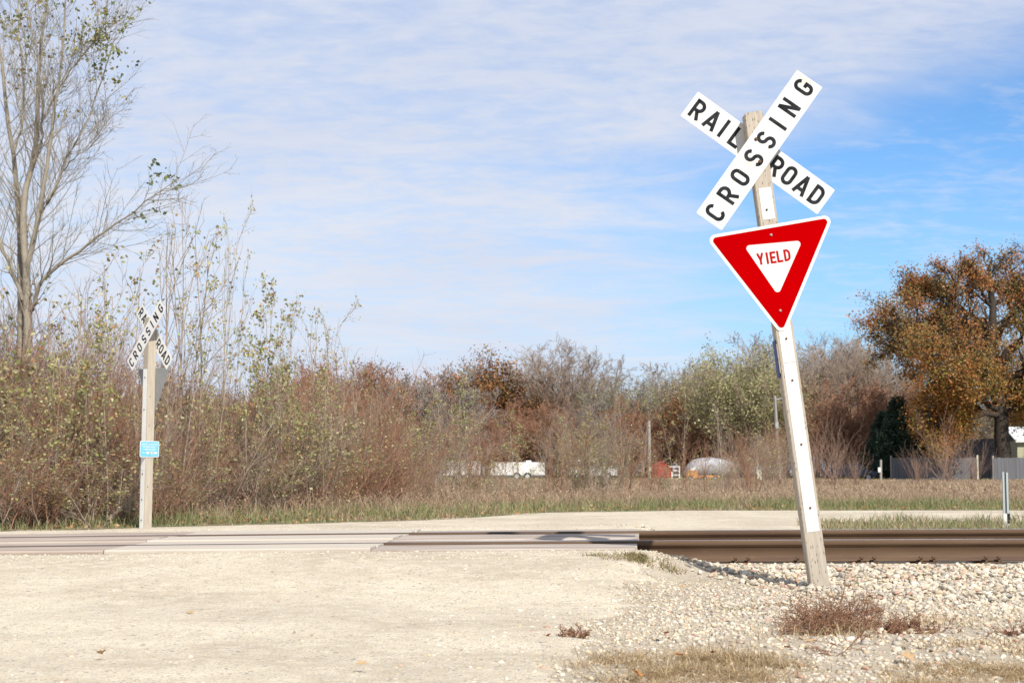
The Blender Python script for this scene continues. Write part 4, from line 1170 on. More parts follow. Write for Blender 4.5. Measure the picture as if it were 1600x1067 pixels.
o2, d2, l2, q2 = children(allp, allr, np.minimum(allL, 4.0), 32, .12, 38, .36, .25, rg2, rk=.35)
k = (o2[:, 2] > 1.8); o2, d2, l2, q2 = o2[k], d2[k], l2[k], q2[k]; q2 = np.minimum(q2, .016)
p2, r2 = sprout(o2, d2, l2, np.maximum(q2 * .8, .006), np.full(len(l2), .003), 7, .09, .10, rg2)
o3, d3, l3, q3 = children(p2, r2, l2, 6, .15, 36, .5, .4, rg2)
p3, r3 = sprout(o3, d3, l3, np.full(len(l3), .004), np.full(len(l3), .0022), 4, .1, .05, rg2)
o4, d4, l4, q4 = children(p3, r3, l3, 2, .2, 38, .55, .3, rg2)
p4, r4 = sprout(o4, d4, l4, np.full(len(l4), .0025), np.full(len(l4), .0018), 2, .1, .05, rg2)
link('crown', cat_mesh('crown', [tubes(p2, r2, 4), tubes(p3, r3, 3), tubes(p4, r4, 3)]), root, M_tree)
tips = np.concatenate([p3[:, -1], p2[:, -1]]); zt_ = tips[:, 2]; xt = tips[:, 0]
top_ = P(0, 110, DT).z
hi = (zt_ > top_ + rg2.normal(0, .35, len(zt_))) & (vnoise(xt, zt_, .45, 5) > .56) & (rg2.random(len(xt)) < .5)
lo = (zt_ < P(0, 430, DT).z) & (rg2.random(len(xt)) < .2)
end = np.zeros(len(xt), bool)
V1, F1, C1 = cluster_leaves(tips[hi | lo], 5, .085, [(.26, .27, .09), (.17, .21, .07), (.34, .33, .15), (.40, .30, .12)], rg2, .1, .09)
# single leaves still hanging at the tip of the long right-hand limb
q = np.array([P(a_, b_, DT - .8) - Vector(org) for a_, b_ in ((237, 257), (249, 271), (272, 283), (278, 282), (240, 282), (250, 320), (243, 330), (228, 342), (213, 338), (262, 275), (185, 120), (190, 48), (170, 75), (186, 84), (175, 88), (165, 100), (207, 105), (181, 118))])
V2, F2, C2 = cluster_leaves(q, 6, .10, [(.16, .20, .07), (.24, .27, .09), (.12, .15, .06)], rg2, .1, .06)
link('leaves', npmesh('leaves', np.concatenate([V1, V2]), np.concatenate([F1, F2 + len(V1)]), np.concatenate([C1, C2])), root, M_leaf)

# fans of long reddish shoots in the field at the right
def fanshrub(seed, H, n, spread, mt=M_rtwig):
    rg = np.random.default_rng(seed)
    o = np.stack([rg.normal(0, .25, n), rg.normal(0, .2, n), np.zeros(n)], 1)
    a = rg.normal(0, spread, n)
    d = np.stack([np.sin(a), rg.normal(0, .35, n), np.cos(a) * .9 + .1], 1)
    Ln = H * rg.uniform(.5, 1.1, n)
    p1, r1 = sprout(o, d, Ln, np.full(n, .016), np.full(n, .006), 8, .04, .045, rg)
    o2, d2, l2, q2 = children(p1, r1, Ln, 5, .15, 28, .45, .4, rg)
    p2, r2 = sprout(o2, d2, l2, np.full(len(l2), .008), np.full(len(l2), .004), 5, .05, .06, rg)
    o3, d3, l3, q3 = children(p2, r2, l2, 2, .2, 28, .45, .4, rg)
    p3, r3 = sprout(o3, d3, l3, np.full(len(l3), .005), np.full(len(l3), .003), 3, .05, .05, rg)
    return obj_tree('f', [tubes(p1, r1, 4)], [tubes(p2, r2, 3), tubes(p3, r3, 3)], None, mt, mt)
M_pink = mat('pinkish_shoot_bark', (.36, .235, .17), .85, var=(.27, .17, .125), scale=2)
FS = [fanshrub(51, 5.2, 34, .62, M_pink), fanshrub(52, 5.2, 30, .7, M_pink)]
for px, py, D, k, lab in ((1478, 650, 95, 0, 'fan of long bare pinkish shoots in front of the grey fence'),
                          (1432, 700, 92, 1, 'low spreading bare shoots left of the fan of pinkish shoots'),
                          (1520, 690, 98, 1, 'bare shoots right of the fan of pinkish shoots'),
                          (1300, 655, 78, 0, 'tall bare shoots right of the leaning post'),
                          (1335, 700, 80, 1, 'bare arching shoots further right of the leaning post'),
                          (1268, 660, 76, 1, 'bare shoots just behind the leaning post'),
                          (1215, 660, 70, 0, 'bare shoots left of the leaning post around the utility pole'),
                          (1170, 665, 68, 1, 'bare shoots in front of the olive tree'),
                          (1137, 700, 66, 1, 'bare shoots in front of the silver covered camper')):
    s = toph(px, py, D) / 5.0
    place('shoot_shrub', FS[k], (px - 800) / 2400 * D, D, s * 1.05, 0.1 * k + px * .001, lab, 'shrub', 'shrubs of bare shoots in the field', sz=s)

# ------------------------------------------------------------------ distant trees
def bigtree(seed, H, spread, trunk_h=.25, mt=M_gtwig, mw=None, leafn=0, pal=None, lsz=.25, fork=5, up=.03, twf=1.0, lspread=.5, dens=1.0, ang=40, wob=.12):
    rg = np.random.default_rng(seed)
    o = np.zeros((1, 3)); d = np.array([[0, 0, 1.]])
    p0, r0 = sprout(o, d, np.array([H * (trunk_h + .25)]), np.array([H * .022]), np.array([H * .012]), 6, .04, .05, rg)
    o1, d1, l1, q1 = children(p0, r0, np.array([H]), fork, trunk_h / (trunk_h + .25), ang, spread, .15, rg, rk=.7)
    p1, r1 = sprout(o1, d1, l1, q1, q1 * .35, 8, wob, up * 2, rg)
    o2, d2, l2, q2 = children(p1, r1, l1, int(8 * dens), .2, 42, .48, .35, rg, rk=.6)
    p2, r2 = sprout(o2, d2, l2, q2, q2 * .4, 6, wob, up, rg)
    o3, d3, l3, q3 = children(p2, r2, l2, 7, .2, 42, .5, .35, rg, rk=.6)
    p3, r3 = sprout(o3, d3, l3, np.maximum(q3, .018 * twf), np.full(len(l3), .012 * twf), 4, wob, up, rg)
    o4, d4, l4, q4 = children(p3, r3, l3, 6, .2, 38, .55, .3, rg)
    p4, r4 = sprout(o4, d4, l4, np.full(len(l4), .013 * twf), np.full(len(l4), .008 * twf), 3, wob * .8, up, rg)
    lf = None
    if leafn:
        tips = np.concatenate([p4[:, -1], p4[:, 1], p3[:, -1]]); k = rg.integers(0, len(tips), leafn // 6)
        t_ = tips[k]; t_ = t_[vnoise(t_[:, 0] + 50, t_[:, 2] + t_[:, 1], H * .09, seed) > .28]
        lf = cluster_leaves(t_, 6, lsz, pal, rg, .1, lspread * .5)
    zs = np.quantile(p4[..., 2], .99)
    return obj_tree('t', [tubes(p0, r0, 8), tubes(p1, r1, 6)], [tubes(p2, r2, 4), tubes(p3, r3, 3), tubes(p4, r4, 3)], lf, mt, mw or mt), zs
def roundtree(seed, H, rx=.42, rz=.38, cz=.62, z0=.22, nl=26, mt=M_gtwig, leafn=0, pal=None, lsz=.22, lspread=.4, twf=1.0, fill=.78, lump=.18):
    """trunk, limbs that curve out to points spread through a rounded uneven crown, three orders of twigs"""
    rg = np.random.default_rng(seed)
    p0, r0 = sprout(np.zeros((1, 3)), np.array([[0, 0, 1.]]), np.array([H * (z0 + .22)]), np.array([H * .021]), np.array([H * .011]), 6, .05, .05, rg)
    n = nl
    a = rg.uniform(0, 2 * pi, n); ct = rg.uniform(-.45, 1, n); st = np.sqrt(1 - ct ** 2)
    q = fill * rg.uniform(.7, 1.0, n) * (1 + lump * rg.normal(0, 1, n))
    T = np.stack([rx * H * st * np.cos(a) * q, rx * H * st * np.sin(a) * q, cz * H + rz * H * ct * q], 1)
    t0 = rg.uniform(.35, 1, n)
    k = t0 * 6; ki = np.minimum(k.astype(int), 5); fr_ = (k - ki)[:, None]
    S = p0[0, ki] * (1 - fr_) + p0[0, ki + 1] * fr_
    C = S * .45 + T * .55; C[:, 2] = S[:, 2] + (T[:, 2] - S[:, 2]) * .35 + rg.normal(0, .03 * H, n)
    tt = np.linspace(0, 1, 9)[None, :, None]
    p1 = (1 - tt) ** 2 * S[:, None] + 2 * tt * (1 - tt) * C[:, None] + tt ** 2 * T[:, None]
    p1[:, 1:] += np.cumsum(rg.normal(0, .006 * H, (n, 8, 3)), 1)
    l1 = np.linalg.norm(T - S, axis=1)
    r1 = (H * .008 * (1 - tt[..., 0]) + H * .0016) * rg.uniform(.7, 1.2, (n, 1))
    l1c = np.full(n, H * .42)
    o2, d2, l2, q2 = children(p1, r1, l1c, 9, .3, 42, .40, .1, rg, rk=.6)
    p2, r2 = sprout(o2, d2, l2, q2, q2 * .4, 6, .12, .04, rg)
    o3, d3, l3, q3 = children(p2, r2, l2, 7, .2, 42, .5, .3, rg, rk=.6)
    p3, r3 = sprout(o3, d3, l3, np.maximum(q3, .014 * twf), np.full(len(l3), .010 * twf), 4, .12, .04, rg)
    o4, d4, l4, q4 = children(p3, r3, l3, 5, .2, 38, .55, .3, rg)
    p4, r4 = sprout(o4, d4, l4, np.full(len(l4), .011 * twf), np.full(len(l4), .007 * twf), 2, .1, .04, rg)
    lf = None
    if leafn:
        tips = np.concatenate([p4[:, -1], p4[:, 1], p3[:, -1]]); k = rg.integers(0, len(tips), leafn // 5)
        t_ = tips[k]; t_ = t_[vnoise(t_[:, 0] + 50, t_[:, 2] + t_[:, 1], H * .08, seed) > .22]
        V_, F_, C_ = cluster_leaves(t_, 5, lsz, pal, rg, .1, lspread)
        cn = vnoise(V_[:, 0] + 31, V_[:, 2] + V_[:, 1] * .6, H * .13, seed + 1)[:, None]
        lf = (V_, F_, C_ * (.72 + .5 * cn))
    return obj_tree('t', [tubes(p0, r0, 8), tubes(p1, r1, 5)], [tubes(p2, r2, 3), tubes(p3, r3, 3), tubes(p4, r4, 3)], lf, mt, mt), np.quantile(p4[..., 2], .99)
PAL_russet = [(.36, .185, .10), (.30, .15, .085), (.42, .23, .12), (.27, .13, .08), (.38, .17, .08)]
T_bare = [roundtree(61, 15, twf=1.3, nl=42, mt=M_twig, lump=.05, fill=.84, rx=.46, rz=.36), roundtree(62, 15, rx=.34, twf=2.0, nl=24, mt=M_twig), bigtree(63, 15, .36, .42, fork=5, twf=1.5, dens=.5)]
T_olive = [roundtree(64, 12, rx=.46, rz=.42, cz=.52, z0=.1, nl=34, mt=M_twig, leafn=20000, pal=PAL_olive, lsz=.19, lspread=.42, lump=.26),
           roundtree(65, 12, rx=.42, rz=.40, cz=.55, z0=.1, nl=30, mt=M_gtwig, leafn=9000, pal=PAL_olive, lsz=.18, lspread=.5, twf=1.6, lump=.28)]
T_rust = [roundtree(66, 12, rx=.48, rz=.36, cz=.60, nl=30, mt=M_dtwig, leafn=20000, pal=PAL_rust, lsz=.2, lspread=.45, lump=.24),
          roundtree(67, 12, rx=.5, rz=.44, cz=.5, z0=.08, nl=34, mt=M_rtwig, leafn=11000, pal=PAL_russet, lsz=.16, lspread=.6, twf=1.6, lump=.25)]
T_brown = [roundtree(68, 10, rx=.55, rz=.46, cz=.48, z0=.06, nl=38, mt=M_rtwig, leafn=5000, pal=PAL_russet, lsz=.12, lspread=.5, twf=1.8, lump=.25),
           roundtree(69, 10, rx=.5, rz=.46, cz=.48, z0=.08, nl=34, mt=M_gtwig, leafn=2500, pal=PAL_russet, lsz=.13, lspread=.5, twf=1.9, lump=.25)]
def wx0(px, D): return (px - 800) / 2400 * D
def far(kind, protos, px, py, D, wide, label, group=None, rz=None):
    pr, zs = protos
    H = P(px, py, D).z - float(zg((px - 800) / 2400 * D, D))
    s = H / zs
    return place(kind, pr, (px - 800) / 2400 * D, D, s * wide, rz if rz is not None else (px * .37) % 6.28, label, 'tree', group, sz=s)
far('bare_tree', T_bare[0], 872, 540, 172, 1.1, 'round crowned bare grey tree rising highest above the brush in the middle', rz=1.0)
far('bare_tree', T_bare[2], 972, 560, 195, .8, 'small sparse bare tree top right of the round crowned bare tree')
far('bare_tree', T_bare[1], 1195, 528, 170, .8, 'dark twigged bare tree just left of the leaning post')
far('bare_tree', T_bare[1], 1040, 572, 200, 1.0, 'pale bare tree behind the olive trees')
far('bare_tree', T_bare[0], 1105, 566, 205, 1.0, 'greyish bare tree behind the rust red tree')
far('rust_tree', T_rust[0], 775, 566, 170, 1.0, 'rust coloured tree left of the round crowned bare tree')
far('rust_tree', T_rust[0], 735, 585, 175, .9, 'shorter rust tree touching the left side of the rust coloured tree', rz=2)
far('rust_tree', T_rust[0], 835, 600, 180, .8, 'low rust tree under the round crowned bare tree', rz=4)
far('rust_tree', T_rust[0], 1078, 612, 158, .85, 'dark rust red tree between the olive trees', rz=5)
far('rust_tree', T_rust[1], 425, 570, 60, .8, 'brown leaved tree rising behind the left thicket', rz=5)
far('rust_tree', T_rust[1], 500, 582, 62, .9, 'brown leaved tree behind the right part of the left thicket', rz=3)
far('olive_tree', T_olive[0], 1150, 553, 146, 1.0, 'large olive green tree left of the leaning post', rz=.4)
far('olive_tree', T_olive[0], 1195, 578, 145, .9, 'olive green tree directly behind the utility pole', rz=2.4)
far('olive_tree', T_olive[1], 955, 600, 165, .9, 'small olive green tree below the sparse bare tree top')
far('olive_tree', T_olive[1], 1010, 606, 165, .9, 'olive green tree left of the rust red tree', rz=.7)
far('olive_tree', T_olive[1], 1060, 590, 180, .8, 'pale olive tree behind the rust red tree', rz=1.7)
for i, px in enumerate(range(610, 1075, 38)):
    far('russet_tree', (T_rust + T_brown)[[1, 2, 1, 3, 2][i % 5]], px, 628 + 22 * ((i * 7) % 5) / 4 - (12 if px < 760 else 0), 152 + 4 * (i % 4), 1.15,
        'low russet brown tree in the band behind the open brush', 'russet trees behind the open brush')
for i, (px, py) in enumerate(((560, 572), (600, 585), (640, 590), (690, 588), (525, 590), (580, 600))):
    far('bare_tree', T_brown[i % 2], px, py, 75 + 9 * (i % 3), 1.0, 'bare brown tree behind the thicket between the left saplings and rust tree', 'bare brown trees behind the thicket')
for i, (px, py) in enumerate(((1240, 560), (1275, 545), (1305, 530), (1335, 538), (1365, 548), (1395, 560), (1255, 600), (1300, 590), (1345, 600), (1385, 610))):
    far('bare_tree', (T_bare + T_brown)[[0, 1, 0, 1, 0, 1, 3, 4, 3, 3][i]], px, py, 150 + 7 * (i % 4) - (15 if i > 5 else 0), .95,
        'bare grey brown tree in the wood between leaning post and oak', 'bare trees between the leaning post and the oak')
# the wood behind everything, on past both sides of the frame
rg = random.Random(12)
px = -1500
while px < 3200:
    for D in (185, 215):
        pxx = px + rg.uniform(-20, 20); DD_ = D + rg.uniform(-10, 10)
        py = 640 + rg.uniform(-18, 14) - (12 if 1220 < px < 1400 else 0)
        t_ = rg.choice([T_brown[0], T_brown[1], T_bare[0], T_bare[1], T_olive[1], T_rust[1], T_brown[0]])
        far('distant_tree', t_, pxx, py, DD_, 1.3, 'tree of the low distant wood along the far side of the field', 'trees of the distant wood')
    px += 42

px = -420
while px < 1760:
    D = 166 + rg.uniform(-5, 5); py = 690 + rg.uniform(-16, 12)
    if 1395 < px < 1420: py = 700
    pr = rg.choice(TH[:3] + TG); H = P(px, py, D).z
    place('undergrowth_shrub', pr, wx0(px, D), D, H / 3.0 * 1.15, rg.uniform(0, 6.28), 'brown undergrowth shrub at the foot of the distant wood', 'shrub',
          'undergrowth shrubs of the distant wood', sz=H / 3.0)
    px += 21
px = -150
while px < 640:
    D = 52 + rg.uniform(-4, 6); py = skyline(px) + rg.uniform(8, 34)
    H = P(px, py, D).z
    place('thicket_tree', rg.choice([T_brown[0][0], T_rust[1][0], T_brown[1][0]]), wx0(px, D), D, H / 10 * 1.2, rg.uniform(0, 6.28),
          'low brown tree filling the back of the thicket behind the upright sign', 'tree', 'low brown trees at the back of the thicket', sz=H / 10.5)
    px += 46

# evergreen
def evergreen(seed, H, rad, n):
    rg = np.random.default_rng(seed)
    p0, r0 = sprout(np.zeros((1, 3)), np.array([[0, 0, 1.]]), np.array([H * .97]), np.array([H * .02]), np.array([.03]), 8, .01, .02, rg)
    nb = 150
    t = np.sort(rg.uniform(.06, .98, nb)); a = rg.uniform(0, 2 * pi, nb)
    o = np.stack([np.zeros(nb), np.zeros(nb), H * t], 1)
    ln = rad * (1 - t) ** .75 * rg.uniform(.7, 1.15, nb) + .25
    d = np.stack([np.cos(a), np.sin(a), rg.uniform(-.1, .25, nb)], 1)
    p1, r1 = sprout(o, d, ln, np.full(nb, .05), np.full(nb, .015), 5, .06, .01, rg)
    o2, d2, l2, q2 = children(p1, r1, ln, 9, .15, 45, .4, .4, rg)
    p2, r2 = sprout(o2, d2, l2, np.full(len(l2), .018), np.full(len(l2), .01), 3, .08, 0, rg)
    tips = np.concatenate([p2[:, -1], p2[:, 1], p1[:, -1], p2[:, 2]])
    k = rg.integers(0, len(tips), n // 8)
    lf = cluster_leaves(tips[k], 8, .24, PAL_ever, rg, .1, .22)
    return obj_tree('e', [tubes(p0, r0, 6)], [tubes(p1, r1, 4), tubes(p2, r2, 3)], lf, M_dtwig, M_dtwig)
EV = evergreen(71, 9, 2.9, 16000)
D = 125; px = 1403
place('evergreen_tree', EV, (px - 800) / 2400 * D, D, P(px, 590, D).z / 9 * .8, 0, 'dark green evergreen tree left of the oak', 'tree')
D = 126; px = 1440
place('evergreen_tree', EV, (px - 800) / 2400 * D, D, P(px, 640, D).z / 9 * 1.15, 2, 'shadowed dark evergreen under the left limbs of the oak', 'tree', sz=P(px, 640, D).z / 9)
D = 128; px = 1382
place('evergreen_tree', EV, (px - 800) / 2400 * D, D, P(px, 645, D).z / 9 * 1.2, 4, 'low bluish evergreen left of the dark evergreen', 'tree', sz=P(px, 645, D).z / 9)

# the oak: limbs laid out as seen
rg3 = np.random.default_rng(90)
DO = 121.0
limbs = [([(1566, 748), (1564, 700), (1562, 650), (1558, 610), (1545, 560), (1548, 520), (1552, 470), (1545, 430), (1548, 402)], .62, .06, 0),
         ([(1552, 590), (1530, 555), (1500, 525), (1490, 480), (1495, 450), (1480, 418)], .30, .05, -1.5),
         ([(1556, 600), (1520, 570), (1470, 560), (1435, 562), (1412, 556), (1390, 530)], .30, .05, 2),
         ([(1545, 575), (1500, 540), (1455, 508), (1415, 500), (1388, 503)], .26, .05, -3),
         ([(1548, 520), (1510, 485), (1470, 462), (1440, 450), (1428, 452)], .22, .04, 1),
         ([(1560, 640), (1520, 618), (1490, 618), (1460, 632), (1445, 640)], .24, .05, -4),
         ([(1558, 580), (1590, 540), (1610, 480), (1620, 430), (1640, 415)], .34, .05, 2),
         ([(1560, 600), (1600, 580), (1650, 560), (1700, 550)], .32, .05, -2),
         ([(1562, 630), (1600, 612), (1640, 612), (1690, 622)], .26, .05, 2),
         ([(1562, 645), (1530, 650), (1490, 665), (1455, 680), (1440, 690)], .2, .04, -3),
         ([(1560, 640), (1585, 622), (1605, 625), (1630, 628)], .2, .04, 5),
         ([(1550, 540), (1575, 500), (1580, 450), (1585, 420)], .24, .04, 4),
         ([(1560, 630), (1545, 610), (1510, 590), (1480, 590)], .2, .04, -6),
         ([(1560, 630), (1540, 600), (1530, 560), (1520, 520)], .2, .04, 6),
         ([(1560, 650), (1530, 640), (1500, 630), (1470, 655)], .16, .04, 3),
         ([(1560, 645), (1590, 635), (1610, 622), (1650, 630)], .16, .04, -3),
         ([(1562, 610), (1585, 600), (1600, 620), (1630, 610)], .16, .04, 5),
         ([(1558, 600), (1530, 600), (1500, 560), (1450, 550)], .16, .04, -7),
         ([(1556, 560), (1520, 540), (1480, 530), (1420, 525)], .16, .04, 4),
         ([(1552, 480), (1530, 450), (1515, 430), (1512, 412)], .12, .03, -1)]
b0 = P(1566, 748, DO)
org = np.array([b0.x, DO, float(zg(b0.x, DO))])
oak = empty('oak_tree', tuple(org), 'large spreading oak with rust and olive leaves at the right edge', 'tree')
tp, ap, ar, al = [], [], [], []
for pts, ra, rb, dy in limbs:
    tt = np.linspace(0, 1, len(pts)); ti = np.linspace(0, 1, 13)
    q = np.array([P(a_, b_, DO + dy * t_) - Vector(org) for (a_, b_), t_ in zip(pts, tt)])
    q = np.stack([np.interp(ti, tt, q[:, i]) for i in range(3)], 1); q[1:-1] = (q[:-2] + 2 * q[1:-1] + q[2:]) / 4
    q[1:] += rg3.normal(0, .12, (12, 3)); q[0, 2] = max(q[0, 2], 0) - (.1 if q[0, 2] < .3 else 0)
    r_ = ra * (1 - ti) ** .8 + rb
    tp.append(tubes(q[None], r_[None], 8)); ap.append(q); ar.append(r_); al.append(np.linalg.norm(np.diff(q, axis=0), axis=1).sum())
link('trunk', cat_mesh('trunk', tp), oak, M_dtwig)
ap, ar, al = np.array(ap), np.array(ar), np.array(al)
al[0] = 9
o2, d2, l2, q2 = children(ap, ar, al, 24, .28, 50, .29, .35, rg3, rk=.4)
k = o2[:, 2] > 3.4; o2, d2, l2, q2 = o2[k], d2[k], l2[k], q2[k]
p2, r2 = sprout(o2, d2, l2, q2, q2 * .4 + .015, 6, .16, .02, rg3)
o3, d3, l3, q3 = children(p2, r2, l2, 6, .2, 45, .5, .35, rg3, rk=.6)
p3, r3 = sprout(o3, d3, l3, np.maximum(q3, .03), np.full(len(l3), .02), 4, .15, .02, rg3)
o4, d4, l4, q4 = children(p3, r3, l3, 5, .2, 42, .55, .3, rg3)
p4, r4 = sprout(o4, d4, l4, np.full(len(l4), .02), np.full(len(l4), .012), 3, .12, .02, rg3)
link('crown', cat_mesh('crown', [tubes(p2, r2, 5), tubes(p3, r3, 3), tubes(p4, r4, 3)]), oak, M_dtwig)
tips = np.concatenate([p4[:, -1], p4[:, 1], p3[:, -1]])
tips = tips[rg3.random(len(tips)) < .62]
pn = vnoise(tips[:, 0] + 90, tips[:, 2] + tips[:, 1] * .7, 1.5, 3)
topq = tips[:, 2] > P(0, 440, DO).z
tips = tips[(pn > .30) & ~(topq & (rg3.random(len(tips)) < .7))]
V1, F1, C1 = cluster_leaves(tips, 9, .17, PAL_oak, rg3, .1, .36, .2)
# leaves lower in the crown are more olive, upper ones more rust (true of this tree)
hz = np.clip((V1[:, 2] - P(0, 700, DO).z) / (P(0, 480, DO).z - P(0, 700, DO).z), 0, 1)[:, None]
cn = vnoise(V1[:, 0] + 40, V1[:, 2] + V1[:, 1] * .5, 1.6, 9)[:, None]
C1 = C1 * (np.array([.62, .88, .80]) * (1 - cn) + np.array([1.14, .94, .85]) * cn) * 1.05
C1 = C1 * (np.array([1.1, 1.05, .8]) * (1 - hz) + np.array([1.0, .98, 1.25]) * hz)
link('leaves', npmesh('leaves', V1, F1, C1), oak, M_leaf)
far('bare_tree', T_bare[1], 1600, 505, 140, .9, 'pale bare tree partly hidden behind the right side of the oak')
far('rust_tree', T_rust[0], 1640, 560, 150, 1.0, 'rust tree behind the grey roofed building', rz=3)
far('rust_tree', T_rust[0], 1470, 640, 160, 1.0, 'rust tree glimpsed behind the dark shed', rz=3)

# ------------------------------------------------------------------ things in the distance
M_pw = mat('white_painted_metal', (.66, .66, .64), .45, var=(.60, .60, .57), scale=.7, spec=.4)
M_tyre = mat('black_rubber', (.02, .02, .02), .8, var=(.03, .03, .03), scale=5)
M_glass = mat('dark_window_glass', (.03, .035, .04), .1, var=(.05, .055, .06), scale=2, spec=.6)
M_tarp = mat('silver_grey_tarpaulin', (.42, .43, .45), .6, var=(.28, .29, .32), scale=1.1, detail=7, bump=.05, bscale=1.6, spots=((2.5, .6, (.58, .59, .60), .7),))
M_orange = mat('orange_painted_steel', (.50, .24, .09), .6, var=(.42, .20, .08), scale=1)
M_redp = mat('barn_red_boards', (.33, .055, .04), .8, var=(.24, .04, .03), scale=2, stretch=(4, 4, .4))
M_cream = mat('cream_painted_sign', (.68, .66, .50), .6, var=(.58, .56, .42), scale=2)
M_fence = mat('grey_weathered_boards', (.15, .15, .158), .9, var=(.10, .10, .106), scale=1.2, stretch=(5, 1, .3), detail=8)
M_shed = mat('dark_grey_siding', (.085, .085, .095), .8, var=(.12, .12, .13), scale=1.5)
M_roofw = mat('white_metal_roof', (.66, .68, .70), .4, var=(.52, .53, .54), scale=.6)
M_wallc = mat('pale_yellow_siding', (.42, .40, .27), .8, var=(.30, .29, .20), scale=.8)
M_pole = mat('grey_utility_pole_wood', (.36, .33, .29), .9, var=(.25, .22, .19), scale=3, stretch=(4, 4, .3))
M_galv = mat('galvanised_steel', (.46, .50, .49), .5, .4, var=(.36, .40, .39), scale=6, stretch=(1, 1, .2))
M_car = mat('dark_blue_car_paint', (.05, .055, .08), .3, .3, var=(.07, .075, .1), scale=2)
def wx(px, D): return (px - 800) / 2400 * D
def wheel(root, x, y, r, wd=.2):
    o = MB().tube((x, y - wd / 2, r), (x, y + wd / 2, r), r, r, 18).build('wheel', M_tyre, root)
    MB().tube((x, y - wd / 2 - .01, r), (x, y - wd / 2 + .02, r), r * .55, r * .5, 12).build('rim', M_galv, o)
def trailer(px0, px1, pyt, D, label, z0=.45, doors=True):
    x0, x1 = wx(px0, D), wx(px1, D); cx = (x0 + x1) / 2; hw = (x1 - x0) / 2
    zz = float(zg(cx, D)); H = P(px0, pyt, D).z - zz
    root = empty('white_trailer', (cx, D, zz), label, 'trailer')
    MB().prism(roundpoly([(-hw, z0), (hw, z0), (hw, H), (-hw, H)], .12, 3), -1.15, 1.15).build('body', M_pw, root)
    MB().box(-hw + .05, hw - .05, -1.1, 1.1, z0 - .14, z0 - .005).build('frame', M_shed, root)
    for wxx in (-.45, .45): wheel(root, wxx + hw * .15, -1.12, .34)
    for wxx in (-.45, .45): wheel(root, wxx + hw * .15, 1.12, .34)
    MB().tube((-hw, 0, z0 - .06), (-hw - 1.3, 0, z0 - .1), .05, .05, 6).build('drawbar', M_shed, root)
    MB().box(hw * .3, hw * .3 + .45, -.3, .3, H + .003, H + .16).build('roof_vent', M_pw, root)
    d_ = MB().box(hw * .55, hw * .55 + .75, -1.19, -1.153, z0 + .08, H - .18).build('door', M_pw, root)
    MB().box(hw * .55 + .62, hw * .55 + .68, -1.23, -1.193, z0 + .75, z0 + .9).build('handle', M_shed, d_)
    return root
trailer(768, 851, 722, 134, 'long white trailer with a roof vent, clearest one behind the brush')
trailer(690, 751, 720, 136, 'white trailer half hidden by leafy brush left of the long white trailer')
trailer(572, 622, 728, 138, 'white trailer glimpsed at the left of the row behind the thicket')
# white pickup camper behind yellow leaves
D = 134; c = wx(925, D); zz = float(zg(c, D))
rv = empty('white_van', (c, D, zz), 'low white van behind the yellow leafed sapling', 'van')
MB().prism([(-2.0, .4), (2.1, .4), (2.1, 1.0), (1.3, 1.15), (.9, 1.75), (-1.95, 1.8), (-2.05, 1.2)], -.9, .9).build('body', M_pw, rv, bevel=.06)
for a_ in (-1.3, 1.3):
    for b_ in (-.85, .85): wheel(rv, a_, b_, .33)
MB().prism([(-.2, 1.18), (1.0, 1.18), (.75, 1.6), (-.2, 1.62)], -.925, -.905).build('side_window', M_glass, rv)
MB().prism([(-1.7, 1.18), (-.4, 1.18), (-.4, 1.62), (-1.7, 1.62)], -.925, -.905).build('side_window', M_glass, rv)
# silver tarp-covered camper
D = 133; c = wx(1108, D); zz = float(zg(c, D))
cp = empty('covered_camper', (c, D, zz), 'camper wrapped in a silver grey tarpaulin behind the bare shoots', 'camper')
def loft(secs, name, m, parent):
    V, F = [], []
    n = len(secs[0][1])
    for i, (x_, poly) in enumerate(secs):
        V += [(x_, y_, z_) for y_, z_ in poly]
        if i:
            for q in range(n):
                o = (i - 1) * n; F.append((o + q, o + (q + 1) % n, o + n + (q + 1) % n, o + n + q))
    F += [tuple(range(n - 1, -1, -1)), tuple(range((len(secs) - 1) * n, len(secs) * n))]
    me = bpy.data.meshes.new(name); me.from_pydata(V, [], F)
    for p in me.polygons: p.use_smooth = True
    return link(name, me, parent, m)
rt = random.Random(4)
secs = []
for i, (x_, h_, lo_) in enumerate(((-2.15, .9, .62), (-1.9, 1.35, .55), (-1.5, 1.75, .5), (-1.0, 1.9, .5), (-.4, 1.98, .45), (.2, 1.95, .5), (.8, 1.88, .45), (1.4, 1.72, .5), (1.9, 1.65, .55), (2.1, 1.2, .6))):
    w_ = 1.1 + rt.uniform(-.06, .06)
    secs.append((x_, [(-w_, lo_ + rt.uniform(-.05, .12)), (-w_ - .04, (lo_ + h_) / 2), (-w_ + .05, h_ - .25), (-w_ * .7, h_ - .06), (0, h_ + rt.uniform(-.02, .06)), (w_ * .7, h_ - .06), (w_ - .05, h_ - .25), (w_ + .04, (lo_ + h_) / 2), (w_, lo_)]))
loft(secs, 'tarpaulin', M_tarp, cp)
for b_ in (-.95, .95): wheel(cp, .5, b_, .33)
MB().box(-1.9, 1.9, -.9, .9, .38, .5).build('chassis', M_shed, cp)
D = 130.5; c = wx(1082, D); zz = float(zg(c, D))
lo_ = empty('orange_loader', (c, D, zz), 'small orange machine with a low deck in front of the covered camper', 'machine')
MB().box(-.55, .35, -.5, .5, .16, .85).build('hood', M_orange, lo_, bevel=.05)
MB().box(.38, 2.2, -.6, .6, .2, .46).build('deck', M_orange, lo_, bevel=.02)
MB().prism([(-.3, .87), (.25, .87), (.2, 1.08), (-.1, 1.12)], -.35, .35).build('seat', M_pw, lo_)
